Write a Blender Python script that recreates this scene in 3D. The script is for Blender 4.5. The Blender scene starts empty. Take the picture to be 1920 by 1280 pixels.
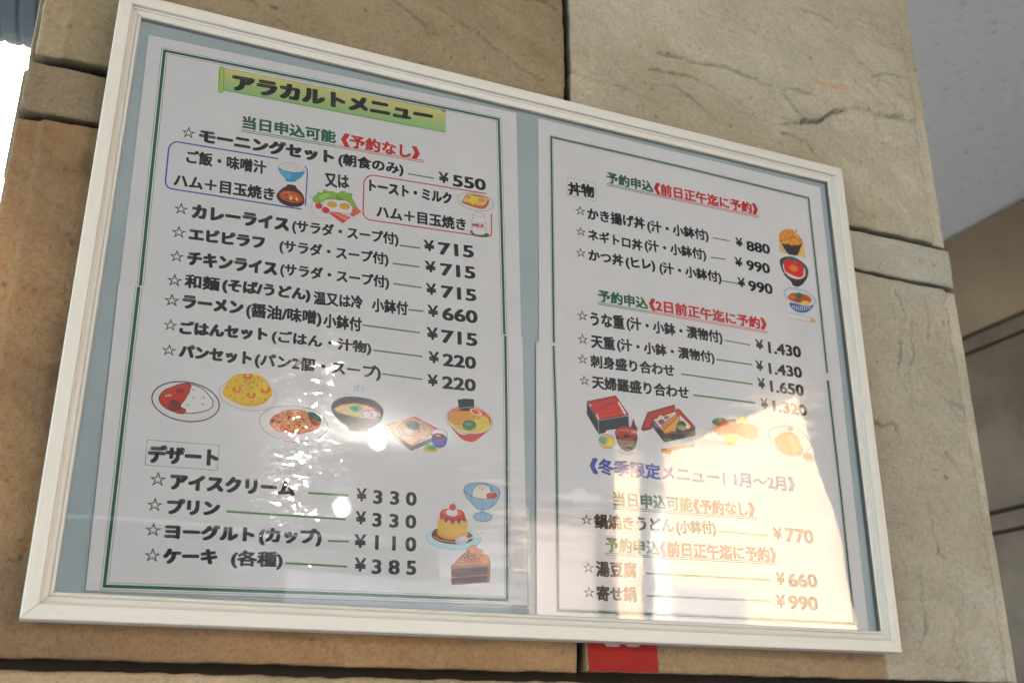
import bpy, bmesh, math, random
import numpy as np
from mathutils import Vector, Matrix
from mathutils.geometry import tessellate_polygon

scene = bpy.context.scene
col = scene.collection
R = math.radians

# ------------------------------------------------------------------ camera
# calibrated from the frame's four corners; origin = front lower left corner of the frame
Z0 = 1.52                                     # height of the frame's lower edge above the ground
FPX = 1965.56                                 # focal length in pixels of the 1920 px wide photograph
RC = np.array([[0.92005806, -0.39178078, 0.000994], [0.13891532, 0.32385438, -0.93585302],
               [0.36632732, 0.86117719, 0.35238919]])      # world -> camera (x right, y down, z forward)
CP = np.array([0.01974418, -0.75669506, -0.07013341])
cam = bpy.data.cameras.new('camera')
cam_o = bpy.data.objects.new('camera', cam)
col.objects.link(cam_o)
xr, dn, fw = RC[0], RC[1], RC[2]
m = Matrix(((xr[0], -dn[0], -fw[0], CP[0]), (xr[1], -dn[1], -fw[1], CP[1]), (xr[2], -dn[2], -fw[2], CP[2] + Z0), (0, 0, 0, 1)))
cam_o.matrix_world = m
cam.sensor_width = 36
cam.lens = FPX / 1920 * 36
cam.clip_start = 0.02
cam.clip_end = 500
cam.dof.use_dof = True
cam.dof.focus_distance = 0.86
cam.dof.aperture_fstop = 9.0
scene.camera = cam_o

# ------------------------------------------------------------------ sky, sun, exposure
SUN_EL, SUN_AZ = R(34), R(14)                 # azimuth measured from +Y towards +X
w = bpy.data.worlds.new('World')
scene.world = w
w.use_nodes = True
nt = w.node_tree
sky = nt.nodes.new('ShaderNodeTexSky')
sky.sky_type = 'NISHITA'
sky.sun_disc = False
sky.sun_elevation = SUN_EL
sky.sun_rotation = SUN_AZ
sky.dust_density = 2.5
sky.air_density = 1.2
nt.links.new(sky.outputs[0], nt.nodes['Background'].inputs[0])
nt.nodes['Background'].inputs[1].default_value = 0.13
sl = bpy.data.lights.new('sun', 'SUN')
sl.energy = 4.6
sl.angle = R(0.5)
sl.color = (1.0, 0.93, 0.82)
so = bpy.data.objects.new('sun', sl)
col.objects.link(so)
sd = Vector((math.sin(SUN_AZ) * math.cos(SUN_EL), math.cos(SUN_AZ) * math.cos(SUN_EL), math.sin(SUN_EL)))
so.rotation_euler = sd.to_track_quat('Z', 'Y').to_euler()
so.location = (0, 20, 20)
scene.view_settings.view_transform = 'Standard'
scene.view_settings.look = 'None'
scene.view_settings.exposure = 4.13
scene.view_settings.gamma = 1.0
scene.cycles.use_denoising = True
scene.cycles.max_bounces = 10
scene.cycles.diffuse_bounces = 5
scene.cycles.transparent_max_bounces = 24
scene.cycles.caustics_reflective = False
scene.cycles.sample_clamp_indirect = 6

# ------------------------------------------------------------------ helpers
def at(x, y, Y):
    """point of the plane y = Y that the photograph shows at pixel x, y (wall coordinates, metres)"""
    d = RC.T @ np.array([(x - 960) / FPX, (y - 640) / FPX, 1.0])
    p = CP + (Y - CP[1]) / d[1] * d
    return float(p[0]), float(p[2])

def link(name, me, parent=None, mats=()):
    o = bpy.data.objects.new(name, me)
    col.objects.link(o)
    for mt in mats:
        if me is not None:
            me.materials.append(mt)
    if parent is not None:
        o.parent = parent
    return o

def mesh(name, verts, faces, parent=None, mats=(), smooth=False, mi=None):
    me = bpy.data.meshes.new(name)
    me.from_pydata([tuple(v) for v in verts], [], faces)
    if smooth:
        me.polygons.foreach_set('use_smooth', [True] * len(me.polygons))
    o = link(name, me, parent, mats)
    if mi is not None:
        me.polygons.foreach_set('material_index', mi)
    me.update()
    return o

def tag(o, label=None, cat=None, group=None, kind=None):
    if label: o['label'] = label
    if cat: o['category'] = cat
    if group: o['group'] = group
    if kind: o['kind'] = kind
    return o

def thing(name, label, cat, loc=(0, 0, 0), group=None, kind=None):
    o = bpy.data.objects.new(name, None)
    o.empty_display_size = 0.05
    col.objects.link(o)
    o.location = loc
    return tag(o, label, cat, group, kind)

class MB:
    def __init__(s): s.v, s.f = [], []
    def box(s, a, b):
        n = len(s.v)
        (x0, y0, z0), (x1, y1, z1) = a, b
        s.v += [(x0, y0, z0), (x1, y0, z0), (x1, y1, z0), (x0, y1, z0), (x0, y0, z1), (x1, y0, z1), (x1, y1, z1), (x0, y1, z1)]
        s.f += [tuple(n + i for i in q) for q in ((0, 3, 2, 1), (4, 5, 6, 7), (0, 1, 5, 4), (1, 2, 6, 5), (2, 3, 7, 6), (3, 0, 4, 7))]
        return s
    def cyl(s, c, r, h, n=24, r2=None):
        r2 = r if r2 is None else r2
        k = len(s.v)
        for z, q in ((0, r), (h, r2)):
            for i in range(n):
                a = 2 * math.pi * i / n
                s.v.append((c[0] + q * math.cos(a), c[1] + q * math.sin(a), c[2] + z))
        for i in range(n):
            j = (i + 1) % n
            s.f.append((k + i, k + j, k + n + j, k + n + i))
        s.f.append(tuple(k + n - 1 - i for i in range(n)))
        s.f.append(tuple(k + n + i for i in range(n)))
        return s
    def build(s, name, mat, parent=None, bevel=0, smooth=False):
        o = mesh(name, s.v, s.f, parent, (mat,), smooth)
        if bevel:
            b = o.modifiers.new('bevel', 'BEVEL'); b.width = bevel; b.segments = 2; b.limit_method = 'ANGLE'
        return o

# --- materials
def new_mat(name):
    mt = bpy.data.materials.new(name)
    mt.use_nodes = True
    return mt, mt.node_tree, mt.node_tree.nodes['Principled BSDF']

def N(t, typ, **kw):
    n = t.nodes.new(typ)
    for k, v in kw.items():
        if k.startswith('i_'):
            n.inputs[k[2:].replace('_', ' ')].default_value = v
        else:
            setattr(n, k, v)
    return n

def flat(name, c, rough=0.6, spec=0.4, grain=0.0, scale=400):
    mt, t, b = new_mat(name)
    b.inputs['Base Color'].default_value = (*c, 1)
    b.inputs['Roughness'].default_value = rough
    b.inputs['Specular IOR Level'].default_value = spec
    if grain:
        tc = N(t, 'ShaderNodeTexCoord')
        no = N(t, 'ShaderNodeTexNoise', i_Scale=scale, i_Detail=4.0)
        t.links.new(tc.outputs['Object'], no.inputs['Vector'])
        mr = N(t, 'ShaderNodeMapRange')
        mr.inputs[3].default_value = 1 - grain; mr.inputs[4].default_value = 1 + grain
        t.links.new(no.outputs[0], mr.inputs[0])
        mx = N(t, 'ShaderNodeMix', data_type='RGBA', blend_type='MULTIPLY')
        mx.inputs[0].default_value = 1
        mx.inputs[6].default_value = (*c, 1)
        t.links.new(mr.outputs[0], mx.inputs[7])
        t.links.new(mx.outputs[2], b.inputs['Base Color'])
    return mt

_ink = {}
def ink(c):
    k = tuple(round(v, 3) for v in c)
    if k not in _ink:
        _ink[k] = flat('printed_ink', k, 0.6, 0.06)
    return _ink[k]

def clear_mat(name, rough, bumps, ior=1.5, coat=1.0, haze=0.0):
    """thin clear sheet: fresnel mix of straight-through and mirror, with fine relief"""
    mt = bpy.data.materials.new(name)
    mt.use_nodes = True
    t = mt.node_tree
    t.nodes.clear()
    out = N(t, 'ShaderNodeOutputMaterial')
    mix = N(t, 'ShaderNodeMixShader')
    tr = N(t, 'ShaderNodeBsdfTransparent')
    gl = N(t, 'ShaderNodeBsdfGlossy', i_Roughness=rough)
    fr = N(t, 'ShaderNodeFresnel', i_IOR=ior)
    mul = N(t, 'ShaderNodeMath', operation='MULTIPLY')
    mul.inputs[1].default_value = coat
    t.links.new(fr.outputs[0], mul.inputs[0])
    t.links.new(mul.outputs[0], mix.inputs[0])
    t.links.new(tr.outputs[0], mix.inputs[1])
    t.links.new(gl.outputs[0], mix.inputs[2])
    t.links.new(mix.outputs[0], out.inputs[0])
    tc = N(t, 'ShaderNodeTexCoord')
    prev = None
    for (sx, sz, sc, det, dist, rough_n) in bumps:
        mp = N(t, 'ShaderNodeMapping')
        mp.inputs['Scale'].default_value = (sx, 1, sz)
        no = N(t, 'ShaderNodeTexNoise', i_Scale=sc, i_Detail=det, i_Roughness=rough_n)
        t.links.new(tc.outputs['Object'], mp.inputs[0])
        t.links.new(mp.outputs[0], no.inputs['Vector'])
        bp = N(t, 'ShaderNodeBump')
        bp.inputs['Strength'].default_value = 1.0
        bp.inputs['Distance'].default_value = dist
        t.links.new(no.outputs[0], bp.inputs['Height'])
        if prev: t.links.new(prev.outputs[0], bp.inputs['Normal'])
        prev = bp
    if prev: t.links.new(prev.outputs[0], gl.inputs['Normal'])
    return mt

def film_mat(name, rough, streak, glint, swell, lean=(0, 0)):
    """clear laminate film: its surface tilts in long creases, fine wrinkles and a slow swell"""
    mt = bpy.data.materials.new(name)
    mt.use_nodes = True
    t = mt.node_tree
    t.nodes.clear()
    out = N(t, 'ShaderNodeOutputMaterial'); mix = N(t, 'ShaderNodeMixShader')
    tr = N(t, 'ShaderNodeBsdfTransparent'); gl = N(t, 'ShaderNodeBsdfGlossy', i_Roughness=rough)
    fr = N(t, 'ShaderNodeFresnel', i_IOR=1.47)
    t.links.new(fr.outputs[0], mix.inputs[0]); t.links.new(tr.outputs[0], mix.inputs[1]); t.links.new(gl.outputs[0], mix.inputs[2])
    t.links.new(mix.outputs[0], out.inputs[0])
    tc = N(t, 'ShaderNodeTexCoord'); ge = N(t, 'ShaderNodeNewGeometry')
    cur = ge.outputs['Normal']
    for kind, sc, sx, sz, amp in (('n', 6.5, 1, 1, swell), ('n', 190.0, 0.11, 1.0, streak), ('v', 850.0, 0.45, 1.0, glint)):
        mp = N(t, 'ShaderNodeMapping'); mp.inputs['Scale'].default_value = (sx, 1, sz)
        t.links.new(tc.outputs['Object'], mp.inputs[0])
        if kind == 'n': no = N(t, 'ShaderNodeTexNoise', i_Scale=sc, i_Detail=2.5)
        else: no = N(t, 'ShaderNodeTexVoronoi', i_Scale=sc)
        t.links.new(mp.outputs[0], no.inputs['Vector'])
        sub = N(t, 'ShaderNodeVectorMath', operation='SUBTRACT'); sub.inputs[1].default_value = (0.5, 0.5, 0.5)
        t.links.new(no.outputs['Color'], sub.inputs[0])
        ml = N(t, 'ShaderNodeVectorMath', operation='MULTIPLY'); ml.inputs[1].default_value = (amp * 0.25, 0, amp)
        t.links.new(sub.outputs[0], ml.inputs[0])
        ad = N(t, 'ShaderNodeVectorMath', operation='ADD')
        t.links.new(cur, ad.inputs[0]); t.links.new(ml.outputs[0], ad.inputs[1])
        cur = ad.outputs[0]
    ad = N(t, 'ShaderNodeVectorMath', operation='ADD'); ad.inputs[1].default_value = (lean[0], 0, lean[1])
    t.links.new(cur, ad.inputs[0]); cur = ad.outputs[0]
    nz_ = N(t, 'ShaderNodeVectorMath', operation='NORMALIZE')
    t.links.new(cur, nz_.inputs[0]); t.links.new(nz_.outputs[0], gl.inputs['Normal'])
    return mt

def wood_white():
    mt, t, b = new_mat('white_ash_wood')
    tc = N(t, 'ShaderNodeTexCoord')
    mp = N(t, 'ShaderNodeMapping'); mp.inputs['Scale'].default_value = (1.0, 28, 28)
    t.links.new(tc.outputs['Object'], mp.inputs[0])
    n1 = N(t, 'ShaderNodeTexNoise', i_Scale=14.0, i_Detail=6.0, i_Roughness=0.65)
    n2 = N(t, 'ShaderNodeTexNoise', i_Scale=60.0, i_Detail=3.0, i_Roughness=0.6)
    t.links.new(mp.outputs[0], n1.inputs['Vector']); t.links.new(mp.outputs[0], n2.inputs['Vector'])
    cr = N(t, 'ShaderNodeValToRGB')
    cr.color_ramp.elements[0].position = 0.32; cr.color_ramp.elements[0].color = (0.468, 0.452, 0.408, 1)
    cr.color_ramp.elements[1].position = 0.62; cr.color_ramp.elements[1].color = (0.502, 0.488, 0.447, 1)
    t.links.new(n1.outputs[0], cr.inputs[0])
    mr = N(t, 'ShaderNodeMapRange'); mr.inputs[3].default_value = 0.9; mr.inputs[4].default_value = 1.06
    t.links.new(n2.outputs[0], mr.inputs[0])
    mx = N(t, 'ShaderNodeMix', data_type='RGBA', blend_type='MULTIPLY'); mx.inputs[0].default_value = 1
    t.links.new(cr.outputs[0], mx.inputs[6]); t.links.new(mr.outputs[0], mx.inputs[7])
    t.links.new(mx.outputs[2], b.inputs['Base Color'])
    b.inputs['Roughness'].default_value = 0.42
    b.inputs['Specular IOR Level'].default_value = 0.45
    bp = N(t, 'ShaderNodeBump'); bp.inputs['Strength'].default_value = 0.35; bp.inputs['Distance'].default_value = 0.0004
    t.links.new(n1.outputs[0], bp.inputs['Height']); t.links.new(bp.outputs[0], b.inputs['Normal'])
    return mt

def stone_mat(name, rough=0.8, fine=0.0007, big=0.0):
    mt, t, b = new_mat(name)
    at_ = N(t, 'ShaderNodeVertexColor'); at_.layer_name = 'tone'
    tc = N(t, 'ShaderNodeTexCoord')
    n1 = N(t, 'ShaderNodeTexNoise', i_Scale=260.0, i_Detail=5.0, i_Roughness=0.7)
    n2 = N(t, 'ShaderNodeTexNoise', i_Scale=1100.0, i_Detail=2.0)
    for n in (n1, n2): t.links.new(tc.outputs['Object'], n.inputs['Vector'])
    mr = N(t, 'ShaderNodeMapRange'); mr.inputs[1].default_value = 0.25; mr.inputs[2].default_value = 0.75; mr.inputs[3].default_value = 0.76; mr.inputs[4].default_value = 1.2
    t.links.new(n1.outputs[0], mr.inputs[0])
    mx = N(t, 'ShaderNodeMix', data_type='RGBA', blend_type='MULTIPLY'); mx.inputs[0].default_value = 1
    t.links.new(at_.outputs[0], mx.inputs[6]); t.links.new(mr.outputs[0], mx.inputs[7])
    mr2 = N(t, 'ShaderNodeMapRange'); mr2.inputs[3].default_value = 0.86; mr2.inputs[4].default_value = 1.14
    t.links.new(n2.outputs[0], mr2.inputs[0])
    mx2 = N(t, 'ShaderNodeMix', data_type='RGBA', blend_type='MULTIPLY'); mx2.inputs[0].default_value = 1
    t.links.new(mx.outputs[2], mx2.inputs[6]); t.links.new(mr2.outputs[0], mx2.inputs[7])
    t.links.new(mx2.outputs[2], b.inputs['Base Color'])
    b.inputs['Roughness'].default_value = rough
    b.inputs['Specular IOR Level'].default_value = 0.25
    bp = N(t, 'ShaderNodeBump'); bp.inputs['Strength'].default_value = 0.8; bp.inputs['Distance'].default_value = fine
    n3 = N(t, 'ShaderNodeTexNoise', i_Scale=420.0, i_Detail=1.5)
    t.links.new(tc.outputs['Object'], n3.inputs['Vector'])
    pit = N(t, 'ShaderNodeMapRange'); pit.inputs[1].default_value = 0.30; pit.inputs[2].default_value = 0.42; pit.inputs[3].default_value = -0.9; pit.inputs[4].default_value = 0.0
    t.links.new(n3.outputs[0], pit.inputs[0])
    hs = N(t, 'ShaderNodeMath', operation='ADD')
    t.links.new(n1.outputs[0], hs.inputs[0]); t.links.new(pit.outputs[0], hs.inputs[1]); t.links.new(hs.outputs[0], bp.inputs['Height'])
    bp2 = N(t, 'ShaderNodeBump'); bp2.inputs['Strength'].default_value = 0.6; bp2.inputs['Distance'].default_value = fine * 0.35
    t.links.new(n2.outputs[0], bp2.inputs['Height']); t.links.new(bp.outputs[0], bp2.inputs['Normal'])
    t.links.new(bp2.outputs[0], b.inputs['Normal'])
    return mt

def noisy(name, c1, c2, scale, rough, bump=0.0, det=6, lo=0.35, hi=0.65, coord='Object'):
    mt, t, b = new_mat(name)
    tc = N(t, 'ShaderNodeTexCoord')
    n1 = N(t, 'ShaderNodeTexNoise', i_Scale=scale, i_Detail=float(det), i_Roughness=0.6)
    t.links.new(tc.outputs[coord], n1.inputs['Vector'])
    cr = N(t, 'ShaderNodeValToRGB')
    cr.color_ramp.elements[0].position = lo; cr.color_ramp.elements[0].color = (*c1, 1)
    cr.color_ramp.elements[1].position = hi; cr.color_ramp.elements[1].color = (*c2, 1)
    t.links.new(n1.outputs[0], cr.inputs[0]); t.links.new(cr.outputs[0], b.inputs['Base Color'])
    b.inputs['Roughness'].default_value = rough
    b.inputs['Specular IOR Level'].default_value = 0.3
    if bump:
        bp = N(t, 'ShaderNodeBump'); bp.inputs['Strength'].default_value = 0.7; bp.inputs['Distance'].default_value = bump
        t.links.new(n1.outputs[0], bp.inputs['Height']); t.links.new(bp.outputs[0], b.inputs['Normal'])
    return mt

def emis(name, c, s):
    mt = bpy.data.materials.new(name); mt.use_nodes = True
    t = mt.node_tree; t.nodes.clear()
    e = N(t, 'ShaderNodeEmission'); e.inputs[0].default_value = (*c, 1); e.inputs[1].default_value = s
    o = N(t, 'ShaderNodeOutputMaterial'); t.links.new(e.outputs[0], o.inputs[0])
    return mt

M_STONE = stone_mat('cleft_sandstone')
M_JOINT = flat('dark_joint', (0.03, 0.024, 0.018), 0.95, 0.1)
M_WOOD = wood_white()
M_PLASTER = noisy('speckled_grey_plaster', (0.26, 0.25, 0.235), (0.42, 0.405, 0.38), 42, 0.9, 0.002, 9, 0.29, 0.42)

# ------------------------------------------------------------------ numpy noise
def vnoise(x, y, seed):
    rs = np.random.RandomState(seed)
    g = rs.rand(257, 257)
    xi, yi = np.floor(x).astype(int), np.floor(y).astype(int)
    fx, fy = x - xi, y - yi
    fx = fx * fx * (3 - 2 * fx); fy = fy * fy * (3 - 2 * fy)
    a, b = xi & 255, yi & 255
    return (g[a, b] * (1 - fx) + g[a + 1, b] * fx) * (1 - fy) + (g[a, b + 1] * (1 - fx) + g[a + 1, b + 1] * fx) * fy

def fbm(x, y, seed, octv=5, gain=0.5):
    s, a, n = 0, 1, 0
    for i in range(octv):
        s = s + a * vnoise(x * 2 ** i + 13.7 * i + 40, y * 2 ** i + 7.3 * i + 40, seed + i); n += a; a *= gain
    return s / n

def seg_feature(X, Z, pts, seed):
    """distance to a ragged polyline and on which side a point lies"""
    D = np.full(X.shape, 9.0); S = np.zeros(X.shape)
    for (x0, z0), (x1, z1) in zip(pts[:-1], pts[1:]):
        dx, dz = x1 - x0, z1 - z0
        L2 = dx * dx + dz * dz + 1e-12
        t = np.clip(((X - x0) * dx + (Z - z0) * dz) / L2, 0, 1)
        ex, ez = X - x0 - t * dx, Z - z0 - t * dz
        d = np.hypot(ex, ez)
        k = d < D
        D = np.where(k, d, D)
        S = np.where(k, np.sign(dx * ez - dz * ex), S)
    return D, S

def slab(name, parent, x0, x1, z0, z1, front, depth, tone, seed, step=0.0017, amp=0.0032, cracks=(), margin_l=0, margin_r=0,
         tone2=None, stain=None, smooth=False, label=None):
    """one split-faced slab: a height field front with true sides, drafted margins and ragged cracks"""
    nx = max(3, int((x1 - x0) / step)); nz = max(3, int((z1 - z0) / step))
    xs = np.linspace(x0, x1, nx + 1); zs = np.linspace(z0, z1, nz + 1)
    X, Z = np.meshgrid(xs, zs)
    wx = (fbm(X * 30, Z * 30, seed + 50, 4) - 0.5) * 0.022
    wz = (fbm(X * 30, Z * 30, seed + 60, 4) - 0.5) * 0.022
    # layers that split along gently curving steps, running down to the right
    u = (X + wx) * 0.86 - (Z + wz) * 0.5; v = (X + wx) * 0.5 + (Z + wz) * 0.86
    f1 = fbm(u * 5.0, v * 13.0, seed, 5, 0.52)
    lv = 9.0
    q = f1 * lv
    terr = (np.floor(q) + np.clip((q - np.floor(q)) / 0.12, 0, 1)) / lv
    rough_zone = fbm(X * 6, Z * 6, seed + 9, 3)
    h = amp * (2.4 * (terr - 0.5) * np.clip(rough_zone * 2.2 - 0.5, 0, 1) + 2.6 * (fbm(u * 3, v * 6, seed + 3, 3) - 0.5))
    h += amp * 0.28 * (fbm(X * 90, Z * 90, seed + 5, 4, 0.6) - 0.5) * (0.5 + rough_zone)
    h -= amp * 0.5 * np.clip(fbm(X * 45, Z * 60, seed + 7, 3) - 0.63, 0, 1) * 6
    # many thin flakes: short ragged steps along the bedding
    f2 = fbm(u * 16.0, v * 60.0, seed + 101, 4, 0.6) * 7
    t2_ = (np.floor(f2) + np.clip((f2 - np.floor(f2)) / 0.18, 0, 1)) / 7
    zone = np.clip(fbm(X * 9, Z * 9, seed + 103, 3) * 3.4 - 1.45, 0, 1)
    h += amp * 1.15 * (t2_ - 0.5) * zone
    if smooth: h *= 0.22
    crack_dark = np.zeros(X.shape)
    wob = (fbm(X * 110, Z * 110, seed + 70, 3) - 0.5) * 0.006
    wob2 = (fbm(X * 110, Z * 110, seed + 80, 3) - 0.5) * 0.006
    for pts, a in cracks:
        D, S = seg_feature(X + wob, Z + wob2, pts, seed)
        a = a * 1.25
        brk = np.clip(fbm(X * 40, Z * 40, seed + 90, 2) * 3 - 0.7, 0.4, 1)
        h -= a * 1.3 * np.exp(-(D / 0.0011) ** 2) * brk
        h += a * np.exp(-D / 0.010) * (S > 0) * brk
        crack_dark += np.exp(-(D / 0.0012) ** 2) * 0.36 * min(1, a / 0.0014) * brk  # darker colour along each crack line
    pale_m = np.zeros(X.shape)
    # drafted margins: flat strips at the outer edges
    for mg, edge in ((margin_l, x0), (margin_r, x1)):
        if mg:
            rag = mg + (fbm(X * 0 + 3.3, Z * 60, seed + 20, 4) - 0.5) * 0.006
            k = np.clip((np.abs(X - edge) - rag) / 0.003, 0, 1)
            h = h * k + (-0.0042) * (1 - k)
            crack_dark *= k
            pale_m = np.maximum(pale_m, 1 - k)
    # worn arrises
    e = np.minimum(np.minimum(X - x0, x1 - X), np.minimum(Z - z0, z1 - Z))
    chip = 0.0018 + 0.004 * np.clip(fbm(X * 35, Z * 35, seed + 30, 3) - 0.5, 0, 1)
    h -= np.clip(chip - e, 0, 1) * 0.9
    Y = front - h
    ox, oz = X.copy(), Z.copy()
    if True:   # ragged outline
        r = (fbm(X * 70, Z * 70, seed + 33, 3) - 0.5) * 0.0022
        ox[:, 0] += r[:, 0]; ox[:, -1] += r[:, -1]; oz[0] += r[0]; oz[-1] += r[-1]
    V = np.stack([ox, Y, oz + Z0], -1).reshape(-1, 3)
    W = nx + 1
    ii = np.arange(nz)[:, None] * W + np.arange(nx)[None]
    F = np.stack([ii, ii + 1, ii + W + 1, ii + W], -1).reshape(-1, 4)
    # rim
    ring = list(range(0, W)) + [W * r + nx for r in range(1, nz + 1)] + [nz * W + c for c in range(nx - 1, -1, -1)] + [W * r for r in range(nz - 1, 0, -1)]
    back = V[ring].copy(); back[:, 1] = front + depth
    nb = len(V)
    V = np.vstack([V, back])
    k = len(ring)
    side = [(ring[i], nb + i, nb + (i + 1) % k, ring[(i + 1) % k]) for i in range(k)]
    faces = F.tolist() + side
    me = bpy.data.meshes.new(name)
    me.from_pydata(V.tolist(), [], faces)
    # colours of the stone itself: bedding tones, stains, specks
    c = np.ones((X.size, 3)) * np.array(tone)
    t2 = np.array(tone2 if tone2 else [tone[0] * 0.86, tone[1] * 0.84, tone[2] * 0.8])
    mm = np.clip((fbm(u * 4, v * 7, seed + 11, 5, 0.6).ravel() - 0.38) * 3.2, 0, 1)[:, None]
    c = c * (1 - mm) + t2 * mm
    pale = np.clip((fbm(u * 9, v * 22, seed + 13, 5, 0.6).ravel() - 0.56) * 5, 0, 1)[:, None]
    c = c * (1 + 0.14 * pale)
    c = c * (1 + 0.16 * pale_m.ravel()[:, None])
    blot = fbm(X * 14, Z * 20, seed + 17, 5, 0.65).ravel()[:, None]
    c = c * (0.88 + 0.24 * blot)
    rust = np.clip((fbm(X * 26, Z * 40, seed + 19, 4, 0.6).ravel() - 0.60) * 6, 0, 1)[:, None]
    c = c * (1 - rust * np.array([0.03, 0.08, 0.14]))
    sp = np.clip((fbm(X * 150, Z * 150, seed + 15, 2).ravel() - 0.83) * 9, 0, 1)[:, None]
    c = c * (1 - 0.55 * sp)
    if stain is not None:
        k2, sc = stain(X, Z, wx, wz)
        k2 = k2.ravel()[:, None]
        c = c * (1 - k2) + np.array(sc) * k2
    c = c * (1 - np.clip(crack_dark, 0, 0.75).ravel()[:, None])
    c = np.vstack([c, np.ones((k, 3)) * np.array(tone) * 0.16])   # joint shade put into the colour, darkest at the back
    ca = me.color_attributes.new('tone', 'FLOAT_COLOR', 'POINT')
    ca.data.foreach_set('color', np.hstack([c, np.ones((len(c), 1))]).astype(np.float32).ravel())
    me.polygons.foreach_set('use_smooth', np.array([True] * len(F) + [False] * len(side)))
    me.update()
    o = link(name, me, parent, (M_STONE,))
    if label: o['label'] = label
    return o

WALL = 0.022       # mean plane of the stone faces behind the frame
def wp(*px): return [at(x, y, WALL) for x, y in px]

# ------------------------------------------------------------------ the setting
g = MB().box((-60, -60, -0.3), (60, 60, 0)).build('ground', noisy('pale_paving', (0.10, 0.11, 0.12), (0.14, 0.15, 0.16), 3, 0.85, 0.002))
tag(g, kind='structure')
CEIL = 1.267 + Z0
cl = MB()
cl.box((0.45, 0.5, CEIL), (2.75, 5, CEIL + 0.25))
cl.box((-4.5, -6.6, CEIL), (2.75, 0.5, CEIL + 0.25))
tag(cl.build('ceiling', M_PLASTER), kind='structure')

# ------------------------------------------------------------------ stone pillar behind the menu
pil = thing('stone_pillar', 'wide pillar faced with split beige sandstone slabs that carries the framed menu', 'pillar', (0, 0, 0))
XL, XR = -0.058, 0.880
T_TR, T_TR2 = (0.335, 0.305, 0.235), (0.275, 0.24, 0.17)
cr_tr = [
    (wp((1064, 130), (1110, 150), (1170, 165), (1230, 190)), 0.0012),
    (wp((1235, 100), (1310, 118), (1370, 128), (1430, 155), (1500, 172), (1530, 182)), 0.0021),
    (wp((1215, 130), (1290, 142), (1345, 165), (1400, 200), (1450, 215), (1490, 232)), 0.0014),
    (wp((1210, 155), (1260, 160), (1305, 190), (1335, 222), (1370, 238)), 0.0014),
    (wp((1465, 175), (1482, 190), (1500, 232)), 0.0015),
    (wp((1500, 232), (1530, 228), (1560, 212), (1600, 204), (1650, 214), (1724, 229)), 0.0058),
    (wp((1430, 0), (1440, 20), (1470, 28)), 0.0012),
    (wp((1480, 15), (1530, 30), (1572, 50)), 0.0013),
    (wp((1635, 75), (1665, 90), (1695, 92)), 0.0022),
    (wp((1590, 38), (1630, 48), (1690, 70)), 0.0010),
    (wp((1465, 250), (1510, 265), (1520, 285), (1542, 302)), 0.0012),
    (wp((1630, 145), (1660, 140), (1710, 155)), 0.0010),
    (wp((1370, 205), (1420, 222), (1470, 235), (1500, 232)), 0.0010),
    (wp((1545, 76), (1570, 84), (1585, 98)), 0.0009),
]
def stain_tr(X, Z, wx, wz):
    (a, b), (c, d) = wp((1518, 150), (1590, 170))
    D, _ = seg_feature(X + wx * 0.3, Z + wz * 0.3, [(a, b), (c, d)], 1)
    return np.clip(1 - D / 0.006, 0, 1) * 0.45, (0.42, 0.20, 0.08)
slab('stone_slab', pil, 0.4135, XR - 0.002, 0.4395, 0.90, WALL, 0.02, T_TR, 11, cracks=cr_tr, margin_r=0.019, tone2=T_TR2, stain=stain_tr,
     label='large pale slab above the right half of the frame, crossed by ragged cracks')
cr_tl = [(wp((470, 0), (500, 30), (540, 50)), 0.0012), (wp((730, 0), (790, 45), (830, 72)), 0.0012), (wp((980, 0), (1020, 10), (1040, 22)), 0.0016),
         (wp((820, 20), (880, 60), (950, 115), (1000, 150)), 0.0009)]
slab('stone_slab', pil, XL + 0.003, 0.4045, 0.4310, 0.90, WALL - 0.002, 0.02, (0.215, 0.175, 0.110), 23, cracks=cr_tl, margin_l=0.016,
     tone2=(0.18, 0.14, 0.083), label='brownish slab above the left half of the frame')
slab('stone_band', pil, XL, 0.40, 0.3795, 0.4225, WALL + 0.001, 0.02, (0.17, 0.13, 0.082), 31, smooth=True, tone2=(0.15, 0.115, 0.072), label='narrow brown band stone left of the frame')
slab('stone_band', pil, 0.404, XR - 0.001, 0.3895, 0.4345, WALL + 0.001, 0.02, (0.32, 0.305, 0.25), 37, smooth=True, tone2=(0.29, 0.27, 0.215), label='narrow grey band stone right of the frame')
slab('stone_slab', pil, XL - 0.001, 0.4075, -0.0225, 0.3730, WALL, 0.02, (0.225, 0.135, 0.066), 41, amp=0.0036, margin_l=0.017,
     tone2=(0.145, 0.092, 0.05), label='orange brown slab behind the left half of the frame')
cr_br = [
    (wp((1693, 600), (1690, 660), (1684, 695), (1700, 732)), 0.0020),
    (wp((1712, 600), (1716, 660), (1706, 720), (1712, 770)), 0.0014),
    (wp((1640, 790), (1655, 800), (1672, 792), (1686, 828)), 0.0022),
    (wp((1740, 940), (1748, 1000), (1756, 1040), (1768, 1048)), 0.0016),
    (wp((1722, 1062), (1728, 1110), (1738, 1180), (1726, 1200), (1750, 1245)), 0.0024),
    (wp((1760, 740), (1800, 760), (1825, 790)), 0.0012),
    (wp((1680, 545), (1700, 590), (1693, 640)), 0.0012),
    (wp((1735, 555), (1745, 600), (1742, 640)), 0.0012),
]
def stain_br(X, Z, wx, wz):
    k = np.clip((0.722 - X + wx * 0.35) / 0.0015, 0, 1) * np.clip((0.03 - Z) / 0.003, 0, 1)
    return k, (0.24, 0.165, 0.095)
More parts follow.
